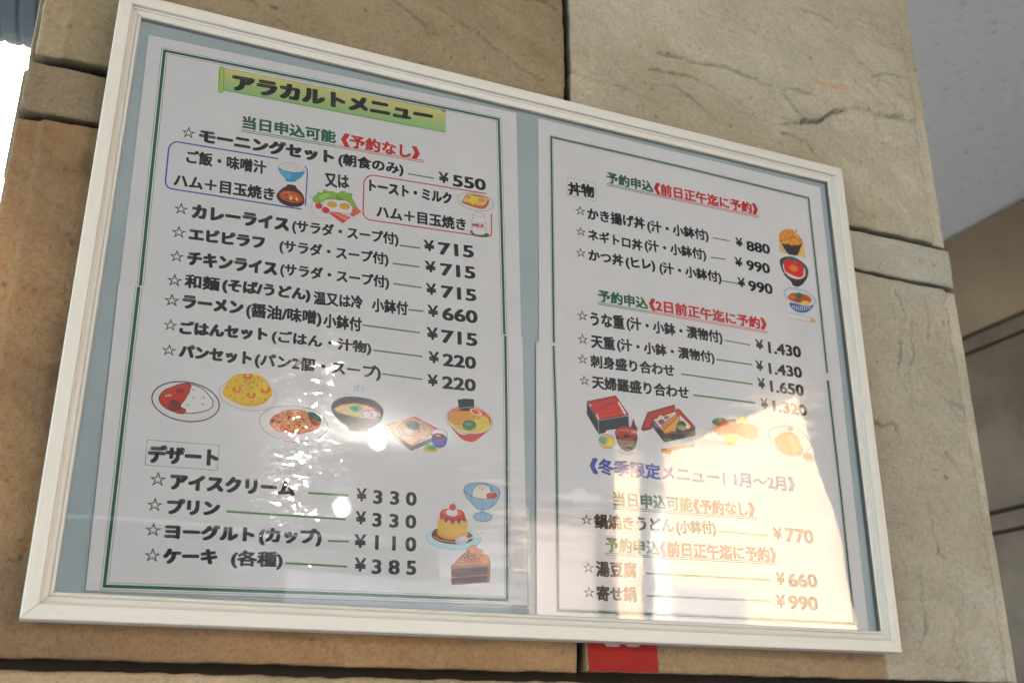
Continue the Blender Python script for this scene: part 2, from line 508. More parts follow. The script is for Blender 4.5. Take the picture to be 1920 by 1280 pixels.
slab('stone_slab', pil, 0.4150, XR + 0.002, -0.0215, 0.3850, WALL, 0.02, (0.325, 0.298, 0.235), 53, amp=0.004, cracks=cr_br, margin_r=0.016,
     tone2=(0.26, 0.23, 0.17), stain=stain_br, label='rough pale slab behind and right of the frame with pitted face')
slab('stone_band', pil, XL - 0.002, XR + 0.003, -0.085, -0.0300, WALL + 0.003, 0.02, (0.30, 0.22, 0.14), 61, smooth=True, tone2=(0.24, 0.20, 0.13), label='lowest band stone below the black joint')
slab('stone_slab', pil, XL, 0.41, -0.55, -0.092, WALL, 0.02, (0.34, 0.23, 0.12), 67, step=0.008)
slab('stone_slab', pil, 0.418, XR, -0.55, -0.092, WALL, 0.02, (0.36, 0.31, 0.21), 69, step=0.008)
slab('stone_slab', pil, XL, 0.41, 0.908, 1.26, WALL, 0.02, (0.33, 0.28, 0.18), 71, step=0.008)
slab('stone_slab', pil, 0.418, XR, 0.908, 1.26, WALL, 0.02, (0.36, 0.31, 0.21), 73, step=0.008)
MB().box((XL + 0.012, WALL + 0.016, 0.0), (XR - 0.012, WALL + 0.30, CEIL - 0.002)).build('core', M_JOINT, pil)
# left return of the pillar: thick ends of stones set a little back, ragged against the sky
for i, (za, zb, dx) in enumerate(((0.435, 0.9, 0.0035), (0.33, 0.428, 0.0055), (0.10, 0.325, 0.001), (-0.3, 0.095, 0.003))):
    b = MB().box((XL - dx + 0.001, WALL + 0.0225, Z0 + za), (XL + 0.012, WALL + 0.22, Z0 + zb))
    o = b.build('return_stone', flat('return_stone_face', (0.17, 0.135, 0.09), 0.85, 0.2, 0.2, 60), pil, bevel=0.003)

# ------------------------------------------------------------------ the side wall beyond the opening
SX = 2.22
sw = thing('side_wall', 'shaded sandstone clad wall beyond the pillar meeting the grey ceiling', 'wall', (0, 0, 0))
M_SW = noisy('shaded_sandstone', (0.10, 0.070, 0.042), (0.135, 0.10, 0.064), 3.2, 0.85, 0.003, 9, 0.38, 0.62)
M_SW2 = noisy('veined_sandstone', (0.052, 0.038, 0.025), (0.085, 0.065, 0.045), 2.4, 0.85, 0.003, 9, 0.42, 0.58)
mb = MB()
mb.v = [(SX + 0.02, -1.55, 0), (SX + 0.3, -1.55, 0), (SX + 0.3, 4, 0), (SX + 0.02, 4, 0), (SX + 0.02, -1.965, CEIL - 0.002), (SX + 0.3, -1.965, CEIL - 0.002), (SX + 0.3, 4, CEIL - 0.002), (SX + 0.02, 4, CEIL - 0.002)]
mb.f = [(0, 3, 2, 1), (4, 5, 6, 7), (0, 1, 5, 4), (1, 2, 6, 5), (2, 3, 7, 6), (3, 0, 4, 7)]
mb.build('core', M_JOINT, sw)
zt = [Z0 + (0.4677 * (SX - 0.02) - 0.07), Z0 + (0.4457 * (SX - 0.02) - 0.07), Z0 + (0.2467 * (SX - 0.02) - 0.07), Z0 + (0.2228 * (SX - 0.02) - 0.07)]
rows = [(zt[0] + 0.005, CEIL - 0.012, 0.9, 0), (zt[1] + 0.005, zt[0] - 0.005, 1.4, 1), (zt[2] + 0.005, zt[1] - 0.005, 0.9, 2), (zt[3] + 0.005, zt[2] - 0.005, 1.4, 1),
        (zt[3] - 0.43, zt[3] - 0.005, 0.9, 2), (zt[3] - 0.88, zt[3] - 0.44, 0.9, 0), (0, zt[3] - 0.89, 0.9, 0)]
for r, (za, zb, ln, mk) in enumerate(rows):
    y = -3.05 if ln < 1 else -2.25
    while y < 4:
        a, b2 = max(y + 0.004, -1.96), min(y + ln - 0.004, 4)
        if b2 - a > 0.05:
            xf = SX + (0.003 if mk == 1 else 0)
            end = lambda z: -1.98 + 0.22 * (min(max(Z0 + 1.15 - z, 0), 1.3) / 0.87) ** 1.3      # unseen free end, rake made up to slant its mirrored edge
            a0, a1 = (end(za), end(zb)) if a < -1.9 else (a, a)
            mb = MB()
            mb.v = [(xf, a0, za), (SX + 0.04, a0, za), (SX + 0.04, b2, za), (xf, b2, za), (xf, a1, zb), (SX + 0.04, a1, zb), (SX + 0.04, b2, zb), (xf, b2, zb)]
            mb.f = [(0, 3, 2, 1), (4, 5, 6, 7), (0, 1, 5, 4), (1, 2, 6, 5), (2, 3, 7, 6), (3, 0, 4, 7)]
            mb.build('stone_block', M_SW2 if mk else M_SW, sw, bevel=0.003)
        y += ln

rw = thing('light_stop_wall', 'unseen plastered wall added behind the pillar to keep sky light out of the passage', 'wall', (0, 4.4, 0))
MB().box((0.75, 0, 0), (SX - 0.02, 0.2, CEIL - 0.003)).build('wall_face', noisy('dim_plaster', (0.16, 0.155, 0.15), (0.2, 0.195, 0.19), 2, 0.9), rw)  # unseen wall, added to darken the passage beyond the pillar

# ------------------------------------------------------------------ ribbed duct against the sky at top left
dm = flat('blue_grey_painted_metal', (0.062, 0.076, 0.082), 0.95, 0.02, 0.12, 12)
dc = thing('ribbed_duct', 'blue grey ribbed metal duct crossing the white sky behind the pillar', 'duct', (0, 0, 0))
v, f = [], []
r0, yc, zc = 0.34, 1.62, None
d = RC.T @ np.array([(28 - 960) / FPX, (76 - 640) / FPX, 1.0])
# lower silhouette passes through that ray: put the axis one radius above it
ang = math.atan2(d[2], d[1])
ty = yc
zb = CP[2] + (ty - CP[1]) * math.tan(ang)
zc = zb + r0 / math.cos(ang) + Z0 - 0.016
nseg, nr = 900, 40
for i in range(nseg + 1):
    x = -3.0 + 4.2 * i / nseg
    ph = (x / 0.042) % 1.0
    rr = r0 + (0.0018 if 0.10 < ph < 0.90 else -0.0035)
    for k in range(nr):
        a = 2 * math.pi * k / nr
        v.append((x, yc + rr * math.cos(a), zc + rr * math.sin(a)))
for i in range(nseg):
    for k in range(nr):
        j = (k + 1) % nr
        f.append((i * nr + k, (i + 1) * nr + k, (i + 1) * nr + j, i * nr + j))
mesh('duct_shell', v, f, dc, (dm,))
mb = MB()
mb.box((-2.4, yc - 0.02, zc - r0 - 0.03), (-2.36, yc + 0.02, zc + r0 + 0.6)).build('duct_bracket', dm, dc)

# ------------------------------------------------------------------ the frame
FW, FH = 0.72, 0.72 / 1.4681
PROFILE = [(0.0, 0.0205), (0.0, 0.0012), (0.0004, 0.0003), (0.0012, 0.0), (0.0098, 0.0), (0.0103, 0.0008), (0.0105, 0.0031), (0.0116, 0.0035),
           (0.0120, 0.0046), (0.0150, 0.0052), (0.0154, 0.0046), (0.0161, 0.0037), (0.0172, 0.0034), (0.0181, 0.0040), (0.0187, 0.0060),
           (0.0187, 0.0092), (0.0120, 0.0092), (0.0120, 0.0205)]
fr = thing('framed_menu', 'large white wood picture frame holding the two page menu on the stone pillar', 'picture frame', (0, 0, 0))
def rail(L, loc, rot, label):
    v, f = [], []
    n = len(PROFILE)
    ns = 24
    for i in range(ns + 1):
        for s, y in PROFILE:
            a, b = s + 0.00018, L - s - 0.00018
            v.append((a + (b - a) * i / ns, y, s))
    for i in range(ns):
        for k in range(n):
            j = (k + 1) % n
            f.append((i * n + k, (i + 1) * n + k, (i + 1) * n + j, i * n + j))
    f.append(tuple(range(n - 1, -1, -1))); f.append(tuple(ns * n + k for k in range(n)))
    o = mesh('frame_rail', v, f, fr, (M_WOOD,))
    o.location = loc; o.rotation_euler = (0, rot, 0)
    o['label'] = label
    return o
rail(FW, (0, 0, Z0), 0, 'bottom rail of white grained wood')
rail(FH, (FW, 0, Z0), R(-90), 'right rail of white grained wood')
rail(FW, (FW, 0, Z0 + FH), R(180), 'top rail of white grained wood')
rail(FH, (0, 0, Z0 + FH), R(90), 'left rail of white grained wood')
M_MAT = noisy('pale_blue_card', (0.36, 0.46, 0.50), (0.41, 0.51, 0.55), 9, 0.8, 0, 5)
MB().box((0.0125, 0.0084, Z0 + 0.0125), (FW - 0.0125, 0.0091, Z0 + FH - 0.0125)).build('backing_card', M_MAT, fr)
M_GLASS = clear_mat('acrylic_glazing', 0.0, [(1, 1, 5.0, 2.0, 0.0006, 0.5), (1, 1, 22.0, 2.0, 0.00006, 0.5)], 1.5, 1.45)
def quad_grid(name, P, Y, parent, mat, n=1):
    """flat sheet from four corner points (x, z), order BL BR TR TL"""
    v, f = [], []
    for j in range(n + 1):
        for i in range(n + 1):
            a, b = i / n, j / n
            x = (P[0][0] * (1 - a) + P[1][0] * a) * (1 - b) + (P[3][0] * (1 - a) + P[2][0] * a) * b
            z = (P[0][1] * (1 - a) + P[1][1] * a) * (1 - b) + (P[3][1] * (1 - a) + P[2][1] * a) * b
            v.append((x, Y(x, z) if callable(Y) else Y, z + Z0))
    for j in range(n):
        for i in range(n):
            k = j * (n + 1) + i
            f.append((k, k + 1, k + n + 2, k + n + 1))
    return mesh(name, v, f, parent, (mat,), True)
e = 0.0183
quad_grid('glazing', [(e, e), (FW - e, e), (FW - e, FH - e), (e, FH - e)], 0.0045, fr, M_GLASS)

# ------------------------------------------------------------------ the four laminated sheets
M_PAPER = noisy('white_paper', (0.765, 0.80, 0.84), (0.795, 0.83, 0.87), 60, 0.75, 0.00004, 6)
M_FILM_L = film_mat('wrinkled_laminate_film', 0.010, 0.27, 0.06, 0.20, (0.038, -0.004))
M_FILM_R = film_mat('rippled_laminate_film', 0.020, 0.09, 0.025, 0.12)
M_FILM = film_mat('laminate_film', 0.03, 0.05, 0.02, 0.08)
YU, YL = 0.0078, 0.0068           # upper sheets lie behind, lower sheets overlap them
PT = 0.0005
def sheet(P, Y, label, film, grow):
    P = [at(x, y, Y) for x, y in P]
    t = thing('menu_sheet', label, 'menu sheet', (0, 0, 0), 'laminated menu sheets inside the frame')
    mb = MB()
    lim = lambda p: (min(max(p[0], 0.0135), FW - 0.0135), min(max(p[1], 0.0135), FH - 0.0135))
    P = [lim(p) for p in P]
    mb.v = [(x, Y, z + Z0) for x, z in P] + [(x, Y + 0.0003, z + Z0) for x, z in P]
    mb.f = [(0, 1, 2, 3), (7, 6, 5, 4), (0, 4, 5, 1), (1, 5, 6, 2), (2, 6, 7, 3), (3, 7, 4, 0)]
    mb.build('paper', M_PAPER, t)
    g_ = [(-grow, -grow), (grow, -grow), (grow, grow), (-grow, grow)]
    Q = [lim((p[0] + a, p[1] + b)) for p, (a, b) in zip(P, g_)]
    quad_grid('laminate_film', Q, Y - 0.00095, t, film, 2)
    return t, Y
G = 0.0026
S_LU = sheet([(222, 545), (977.5, 645), (968, 212), (279, 66)], YU, 'upper half of the left menu page, under the green à la carte banner', M_FILM, 0.0008)
S_LL = sheet([(160, 1106), (989, 1134.5), (979.5, 631.5), (222.5, 530)], YL, 'lower half of the left menu page with the dessert list', M_FILM_L, G)
S_RU = sheet([(1011, 660), (1581, 745), (1537.5, 351), (1009, 222)], YU, 'upper half of the right menu page with the rice bowl prices', M_FILM, 0.0006)
S_RL = sheet([(1006.5, 1156), (1630, 1190), (1578, 723), (1005, 639.5)], YL, 'lower half of the right menu page with the winter menu', M_FILM_R, 0.0004)

# ------------------------------------------------------------------ printing
BLACK, GREEN, RED, BLUE = (0.006, 0.007, 0.009), (0.012, 0.135, 0.055), (0.62, 0.018, 0.02), (0.02, 0.07, 0.42)
LGREEN = (0.085, 0.24, 0.05)
ZM = {'P': (0, 0, 1), 'A': (280, 60, 2.9091), 'B': (280, 380, 2.9091), 'C': (180, 780, 2.3415), 'D': (1000, 240, 2.783), 'E': (1000, 640, 2.133), 'F': (980, 600, 4.2675),
      'G': (1280, 600, 4.2675), 'H': (980, 880, 4.2675), 'I': (1280, 880, 4.2675), 'J': (260, 680, 6.4), 'K': (480, 640, 6.4), 'L': (690, 680, 6.4),
      'M': (780, 880, 5.335), 'Q': (500, 290, 9.6), 'S': (800, 340, 10.667), 'T': (1430, 410, 6.095)}
def px(v, x, y):
    ox, oy, s = ZM[v]
    return ox + x / s, oy + y / s
def sheet_of(x, y):
    if x < 995: return S_LL if (y > 535 + (x - 255) * 0.1335) else S_LU
    return S_RL if (y > 639.4 + (x - 1005) * 0.148) else S_RU

fcur = bpy.data.curves.new('f', 'FONT')
fobj = bpy.data.objects.new('f', fcur); col.objects.link(fobj)
def glyphs(text, bold):
    fcur.body = text
    digits = any(ch.isdigit() for ch in text)
    kanji = any('\u4e00' <= ch <= '\u9fff' for ch in text)
    dense = digits or kanji or any(ch > '\u3000' and ch not in '\u2606' for ch in text)
    fcur.offset = 0.0 if dense else bold
    fcur.resolution_u = 3
    bpy.context.view_layer.update()
    me = bpy.data.meshes.new_from_object(fobj.evaluated_get(bpy.context.evaluated_depsgraph_get()))
    v = np.zeros(len(me.vertices) * 3); me.vertices.foreach_get('co', v); v = v.reshape(-1, 3)[:, :2]
    f = [tuple(p.vertices) for p in me.polygons]
    bpy.data.meshes.remove(me)
    lay = np.zeros(len(v))
    if dense:
        # heavy strokes: the printed glyph thickened by overlapping copies, each a hair in front of the last
        q = min(bold * 1.7, 0.043 if kanji else 0.036 if digits else 0.072)
        offs = [(q, q * 0.6), (q, -q * 0.6), (-q, q * 0.6), (-q, -q * 0.6), (0, q * 0.85), (0, -q * 0.85)]
        vs, fs, ls = [], [], []
        for k, d in enumerate(offs):
            vs.append(v + np.array(d)); ls.append(lay + k)
            fs += [tuple(i + k * len(v) for i in t) for t in f]
        v, f, lay = np.vstack(vs), fs, np.concatenate(ls)
    return v, f, lay

def T(view, text, x0, y0, x1, y1, h, color=BLACK, bold=0.032, name='text_line', on=None, view2=None, lift=0.00012, slant=0.0):
    ax, ay = px(view, x0, y0)
    bx, by = px(view2 or view, x1, y1)
    hp = h / ZM[view][2]
    sh, Y = on or sheet_of(ax, ay - hp * 0.3)
    Y = Y - lift
    a, b = np.array(at(ax, ay, Y)), np.array(at(bx, by, Y))
    top = np.array(at(ax, ay - hp, Y))
    hw = top[1] - a[1]
    v, f, lay = glyphs(text, bold)
    mn, mx = v.min(0), v.max(0)
    u = (v - mn) / (mx - mn)
    d = b - a
    L = np.hypot(*d)
    n = np.array([-d[1], d[0]]) / L
    W = a + u[:, :1] * d + (u[:, 1:] * hw) * n + (u[:, 1:] * hw * slant) * d / L
    V = np.column_stack([W[:, 0], Y - lay * 0.000012, W[:, 1] + Z0])
    o = mesh(name, V.tolist(), f, sh, (ink(color),))
    return o

def stroke_geo(P, w, Y, closed=False):
    """ribbon of half width w along world points (x, z)"""
    P = [np.array(p) for p in P]
    n = len(P)
    v, f = [], []
    for i in range(n):
        if closed: t = P[(i + 1) % n] - P[i - 1]
        else: t = P[min(i + 1, n - 1)] - P[max(i - 1, 0)]
        t = t / (np.hypot(*t) + 1e-9)
        nn = np.array([-t[1], t[0]])
        for s in (-1, 1):
            q = P[i] + nn * w * s
            v.append((q[0], Y, q[1] + Z0))
    m_ = n if closed else n - 1
    for i in range(m_):
        j = (i + 1) % n
        f.append((2 * i, 2 * j, 2 * j + 1, 2 * i + 1))
    return v, f

def line(view, x0, y0, x1, y1, wpx, color=LGREEN, name='leader_line', view2=None, lift=0.0001, on=None):
    a = px(view, x0, y0); b = px(view2 or view, x1, y1)
    sh, Y = on or sheet_of(*a)
    A, B = at(*a, Y - lift), at(*b, Y - lift)
    s = at(a[0], a[1] + wpx, Y - lift)
    w_ = abs(s[1] - A[1]) / 2 * (1.0 if name == 'underline' else 1.3)
    v, f = stroke_geo([A, B], w_, Y - lift)
    return mesh(name, v, f, sh, (ink(color),))

def star(view, x0, y0, x1, y1, h):
    return T(view, '☆', x0, y0, x1, y1, h, (0.03, 0.03, 0.035), 0.004, 'item_star')

# page borders (the thick green line with a thin line on either side)
def border(pts, wpx, thin, on, gapo):
    sh, Y = on
    P = [at(x, y, Y) for x, y in pts]
    for k, (off, ww, c, ly) in enumerate(((0, wpx, (0.008, 0.135, 0.07), 0.0001), (gapo, thin, (0.05, 0.10, 0.08), 0.0001), (-gapo, thin, (0.09, 0.08, 0.09), 0.0001))):
        # offset polyline by proper mitres
        Q = []
        n = len(P)
        for i in range(n):
            p = np.array(P[i])
            d0 = np.array(P[i]) - np.array(P[i - 1]) if i > 0 else None
            d1 = np.array(P[i + 1]) - np.array(P[i]) if i < n - 1 else None
            n0 = np.array([-d0[1], d0[0]]) / np.hypot(*d0) if d0 is not None else None
            n1 = np.array([-d1[1], d1[0]]) / np.hypot(*d1) if d1 is not None else None
            if n0 is None: q = p + n1 * off
            elif n1 is None: q = p + n0 * off
            else: q = p + (n0 + n1) / (1 + float(n0 @ n1)) * off
            Q.append(q)
        v, f = [], []
        for i in range(n):
            t0 = Q[i] - Q[i - 1] if i > 0 else None
            t1 = Q[i + 1] - Q[i] if i < n - 1 else None
            m0 = np.array([-t0[1], t0[0]]) / np.hypot(*t0) if t0 is not None else None
            m1 = np.array([-t1[1], t1[0]]) / np.hypot(*t1) if t1 is not None else None
            if m0 is None: q = m1
            elif m1 is None: q = m0
            else: q = (m0 + m1) / (1 + float(m0 @ m1))
            for s in (-1, 1):
                r = Q[i] + q * ww * s
                v.append((r[0], Y - ly, r[1] + Z0))
        f = [(2 * i, 2 * i + 2, 2 * i + 3, 2 * i + 1) for i in range(n - 1)]
        mesh('border_line', v, f, sh, (ink(c),))
border([(262.8, 537), (285, 318), (308.5, 95.5), (620, 158.5), (935, 224), (940, 400), (945.6, 627)], 0.00112, 0.00015, S_LU, 0.0023)
border([(260.3, 537.5), (228, 815), (195.5, 1098), (600, 1111.3), (951, 1124), (949.8, 800), (947.3, 629)], 0.00112, 0.00015, S_LL, 0.0023)
border([(1038.3, 642), (1033.5, 257), (1270, 311.5), (1515.5, 371.5), (1532, 520), (1551, 699)], 0.00092, 0.00012, S_RU, 0.0016)
border([(1037.8, 648), (1042.8, 800), (1046.5, 1143.5), (1300, 1154.2), (1602, 1168.5), (1578, 940), (1552, 713)], 0.00092, 0.00012, S_RL, 0.0016)

# --- left page, upper part
ban = []
T('A', 'アラカルトメニュー', 450, 318, 1548, 505, 90, bold=0.045, name='banner_text', lift=0.0003)
T('A', '当日申込可能', 505, 526, 1018, 610, 72, GREEN, 0.03)
T('A', '《予約なし》', 1045, 622, 1475, 700, 74, RED, 0.03)
for dy in (0, 10):
    line('A', 503, 533 + dy, 1020, 619 + dy, 1.2, GREEN, 'underline')
    line('A', 1021, 619 + dy, 1500, 702 + dy, 1.2, RED, 'underline')
star('A', 174, 574, 250, 586, 66)
T('A', 'モーニングセット', 268, 603, 1008, 722, 80, bold=0.042)
T('A', '(朝食のみ)', 1030, 735, 1387, 792, 78)
line('A', 1412, 774, 1553, 798, 1.8)
T('A', '¥', 1578, 820, 1636, 828, 58, name='price'); T('A', '550', 1655, 842, 1838, 868, 64, bold=0.05, name='price')
T('A', 'ご飯・味噌汁', 200, 716, 638, 778, 76)
T('A', 'ハム＋目玉焼き', 130, 842, 682, 924, 76)
T('A', '又は', 958, 845, 1092, 858, 76)
T('A', 'トースト・ミルク', 1198, 868, 1650, 942, 66, bold=0.036)
T('A', 'ハム＋目玉焼き', 1238, 1012, 1728, 1087, 72)
OP, CL = '(', ')'
rowsL = [
    ('A', (131, 990, 212, 1000, 66), ('カレーライス', 228, 1015, 762, 1090, 80), ('(サラダ・スープ付)', 778, 1100, 1360, 1174, 82)),
    ('B', (118, 188, 202, 196, 68), ('エビピラフ', 212, 205, 630, 254, 74), ('(サラダ・スープ付)', 708, 278, 1305, 352, 82)),
    ('B', (107, 320, 190, 328, 68), ('チキンライス', 203, 340, 697, 400, 80), ('(サラダ・スープ付)', 712, 405, 1308, 478, 82)),
]
for vw, st, a, b in rowsL:
    star(vw, *st)
    T(vw, a[0], *a[1:], bold=0.042)
    T(vw, b[0], *b[1:])
for a in ((1365, 233, 1477, 248), (1327, 331, 1473, 350), (1330, 441, 1485, 463), (1412, 583, 1495, 592), (1163, 667, 1477, 709), (1222, 804, 1490, 838), (1270, 932, 1490, 963)):
    line('B', *a, 2.2)
for p, q, n in (((1498, 262, 1560, 266, 60), (1577, 283, 1772, 303, 68), '715'), ((1505, 378, 1567, 382, 62), (1588, 397, 1780, 418, 68), '715'),
                ((1510, 500, 1570, 504, 62), (1592, 518, 1785, 541, 68), '715'), ((1518, 620, 1580, 625, 64), (1598, 640, 1792, 660, 72), '660'),
                ((1513, 745, 1578, 750, 68), (1592, 763, 1790, 785, 72), '715'), ((1522, 872, 1582, 878, 64), (1600, 890, 1783, 909, 70), '220'),
                ((1517, 998, 1577, 1002, 64), (1597, 1013, 1782, 1031, 70), '220')):
    T('B', '¥', *p, name='price'); T('B', n, *q, bold=0.055, name='price')
star('B', 92, 452, 180, 460, 72)
T('B', '和麺', 190, 463, 382, 485, 78); T('B', '(そば/うどん)', 395, 492, 878, 548, 84, bold=0.036); T('B', '温又は冷', 895, 555, 1165, 582, 76); T('B', '小鉢付', 1213, 594, 1412, 616, 78)
star('B', 77, 562, 167, 568, 72)
T('B', 'ラーメン', 177, 575, 512, 612, 76, bold=0.042); T('B', '(醤油/味噌)', 525, 632, 938, 680, 92); T('B', '小鉢付', 948, 680, 1158, 704, 80)
star('B', 72, 694, 153, 702, 68)
T('B', 'ごはんセット', 162, 718, 645, 755, 78, bold=0.042); T('B', '(ごはん・汁物)', 665, 768, 1210, 835, 80)
star('B', 63, 830, 147, 838, 66)
T('B', 'パンセット', 158, 845, 557, 887, 78, bold=0.042); T('B', '(パン2個・スープ)', 572, 900, 1262, 974, 88, bold=0.036)
# --- dessert list
T('C', 'デザート', 224, 205, 535, 222, 84, bold=0.05)
for a in ((225, 103, 542, 127), (542, 127, 533, 237), (533, 237, 215, 213), (215, 213, 225, 103)):
    pa, pb = px('C', a[0], a[1]), px('C', a[2], a[3])
    sh_, Y_ = S_LL
    v_, f_ = stroke_geo([at(*pa, Y_ - 0.0001), at(*pb, Y_ - 0.0001)], 0.00015, Y_ - 0.0001)
    mesh('heading_box', v_, f_, sh_, (ink((0.05, 0.05, 0.05)),))
star('C', 232, 305, 307, 308, 66); T('C', 'アイスクリーム', 322, 322, 873, 352, 74, bold=0.042)
star('C', 220, 415, 292, 418, 62); T('C', 'プリン', 308, 430, 543, 438, 72, bold=0.042)
star('C', 212, 525, 285, 528, 62); T('C', 'ヨーグルト', 298, 539, 695, 553, 72, bold=0.042); T('C', '(カップ)', 712, 566, 990, 573, 82, bold=0.04)
star('C', 208, 638, 282, 640, 64); T('C', 'ケーキ', 290, 648, 532, 650, 70, bold=0.045); T('C', '(各種)', 590, 666, 818, 674, 82)
for a in ((932, 336, 1110, 347), (572, 417, 1097, 452), (1018, 546, 1110, 549), (832, 644, 1103, 659)):
    line('C', *a, 3.0)
for p, q, n in (((1142, 372, 1190, 374, 58), (1216, 384, 1408, 394, 62), '3 3 0'), ((1138, 473, 1187, 475, 58), (1212, 484, 1406, 494, 62), '3 3 0'),
                ((1132, 576, 1187, 578, 60), (1224, 586, 1406, 595, 66), '1 1 0'), ((1132, 680, 1187, 683, 62), (1210, 692, 1406, 697, 66), '3 8 5')):
    T('C', '¥', *p, name='price'); T('C', n, *q, bold=0.05, name='price')
# --- right page, upper part
for a in ((180, 258, 326, 290), (326, 290, 326, 382), (326, 382, 178, 352), (178, 352, 180, 258)):
    pa, pb = px('D', a[0], a[1]), px('D', a[2], a[3])
    sh_, Y_ = S_RU
    v_, f_ = stroke_geo([at(*pa, Y_ - 0.0001), at(*pb, Y_ - 0.0001)], 0.00010, Y_ - 0.0001)
    mesh('heading_box', v_, f_, sh_, (ink((0.10, 0.10, 0.10)),))
T('D', '丼物', 184, 350, 322, 368, 70)
T('D', '予約申込', 383, 286, 627, 340, 60, GREEN); T('D', '《前日正午迄に予約》', 632, 344, 1175, 456, 62, RED)
T('D', '予約申込', 338, 905, 600, 948, 64, GREEN); T('D', '《2日前正午迄に予約》', 605, 951, 1220, 1056, 66, RED)
for dy in (0, 8):
    line('D', 383, 291 + dy, 628, 345 + dy, 1.1, GREEN, 'underline'); line('D', 629, 345 + dy, 1178, 460 + dy, 1.1, RED, 'underline')
    line('D', 338, 911 + dy, 601, 955 + dy, 1.1, GREEN, 'underline'); line('D', 602, 955 + dy, 1222, 1062 + dy, 1.1, RED, 'underline')
star('D', 218, 452, 275, 460, 50); T('D', 'かき揚げ丼', 283, 478, 585, 532, 64); T('D', '(汁・小鉢付)', 597, 548, 918, 600, 70)
star('D', 222, 560, 277, 568, 50); T('D', 'ネギトロ丼', 285, 585, 570, 645, 62); T('D', '(汁・小鉢付)', 583, 648, 905, 700, 70)
star('D', 222, 672, 278, 678, 52); T('D', 'かつ丼', 288, 692, 472, 724, 62); T('D', '(ヒレ)', 485, 737, 640, 754, 66); T('D', '(汁・小鉢付)', 660, 765, 985, 818, 70)
line('D', 937, 573, 1023, 589, 1.6); line('D', 925, 675, 1005, 685, 1.6); line('D', 985, 797, 1070, 812, 1.6)
for p, q, n in (((1058, 617, 1098, 622, 46), (1115, 640, 1238, 660, 52), '880'), ((1055, 722, 1097, 726, 48), (1115, 742, 1238, 762, 54), '990'),
                ((1068, 828, 1110, 834, 50), (1125, 850, 1252, 870, 56), '990'), ((1162, 1153, 1205, 1158, 52), (1228, 1174, 1400, 1200, 60), '1.430')):
    T('D', '¥', *p, name='price'); T('D', n, *q, bold=0.045, name='price')
star('D', 230, 1002, 288, 1008, 56); T('D', 'うな重', 298, 1030, 478, 1052, 74, bold=0.036); T('D', '(汁・小鉢・漬物付)', 488, 1058, 990, 1134, 78)
line('D', 1000, 1107, 1132, 1132, 1.7)
star('F', 440, 190, 528, 198, 88); T('F', '天重', 548, 222, 742, 247, 110); T('F', '(汁・小鉢・漬物付)', 757, 254, 1540, 360, 114)
line('F', 1550, 314, 555, 356, 2.2, view2='G')
star('F', 440, 348, 525, 355, 85); T('F', '刺身盛り合わせ', 543, 378, 1218, 456, 104)
line('F', 1268, 430, 560, 512, 2.2, view2='G')
star('F', 455, 520, 540, 525, 85); T('F', '天婦羅盛り合わせ', 555, 548, 1335, 634, 108)
line('F', 1365, 598, 582, 662, 2.4, view2='G')
for p, q, n in (((592, 405, 652, 408, 82), (692, 430, 960, 466, 90), '1.430'), ((608, 548, 668, 552, 85), (704, 574, 975, 610, 92), '1.650'), ((630, 708, 690, 712, 85), (724, 730, 998, 770, 92), '1.320')):
    T('G', '¥', *p, name='price'); T('G', n, *q, bold=0.045, name='price')
# --- right page, winter menu
T('F', '《冬季限定メニュー1 1月～2月》', 538, 1228, 905, 180, 132, BLUE, 0.034, view2='I')
T('H', '当日申込可能', 728, 290, 1362, 340, 120, GREEN); T('H', '《予約なし》', 1368, 350, 583, 378, 118, RED, view2='I')
T('H', '予約申込', 662, 658, 1098, 686, 122, GREEN); T('H', '《前日正午迄に予約》', 1100, 690, 755, 740, 122, RED, view2='I')
for dy in (0, 14):
    line('H', 726, 296 + dy, 1366, 348 + dy, 1.4, GREEN, 'underline'); line('H', 1367, 348 + dy, 590, 382 + dy, 1.4, RED, 'underline', view2='I')
    line('H', 657, 664 + dy, 1098, 692 + dy, 1.4, GREEN, 'underline'); line('H', 1099, 692 + dy, 752, 742 + dy, 1.4, RED, 'underline', view2='I')
star('H', 467, 440, 560, 445, 90); T('H', '鍋焼きうどん', 575, 472, 1215, 505, 122); T('H', '(小鉢付)', 1235, 527, 1552, 534, 128)
star('H', 482, 825, 575, 828, 95); T('H', '湯豆腐', 588, 857, 918, 868, 130)
star('H', 485, 1022, 580, 1025, 95); T('H', '寄せ鍋', 592, 1050, 915, 1060, 126)
line('H', 1572, 492, 680, 528, 2.2, view2='I'); line('H', 987, 828, 700, 882, 2.6, view2='I'); line('H', 992, 1008, 700, 1050, 2.8, view2='I')
for p, q, n in (((728, 557, 803, 562, 95), (824, 577, 1053, 595, 114), '770'), ((752, 918, 823, 922, 100), (850, 938, 1083, 946, 114), '660'), ((752, 1100, 826, 1105, 102), (852, 1116, 1088, 1128, 114), '990')):
    T('I', '¥', *p, name='price'); T('I', n, *q, bold=0.045, name='price')

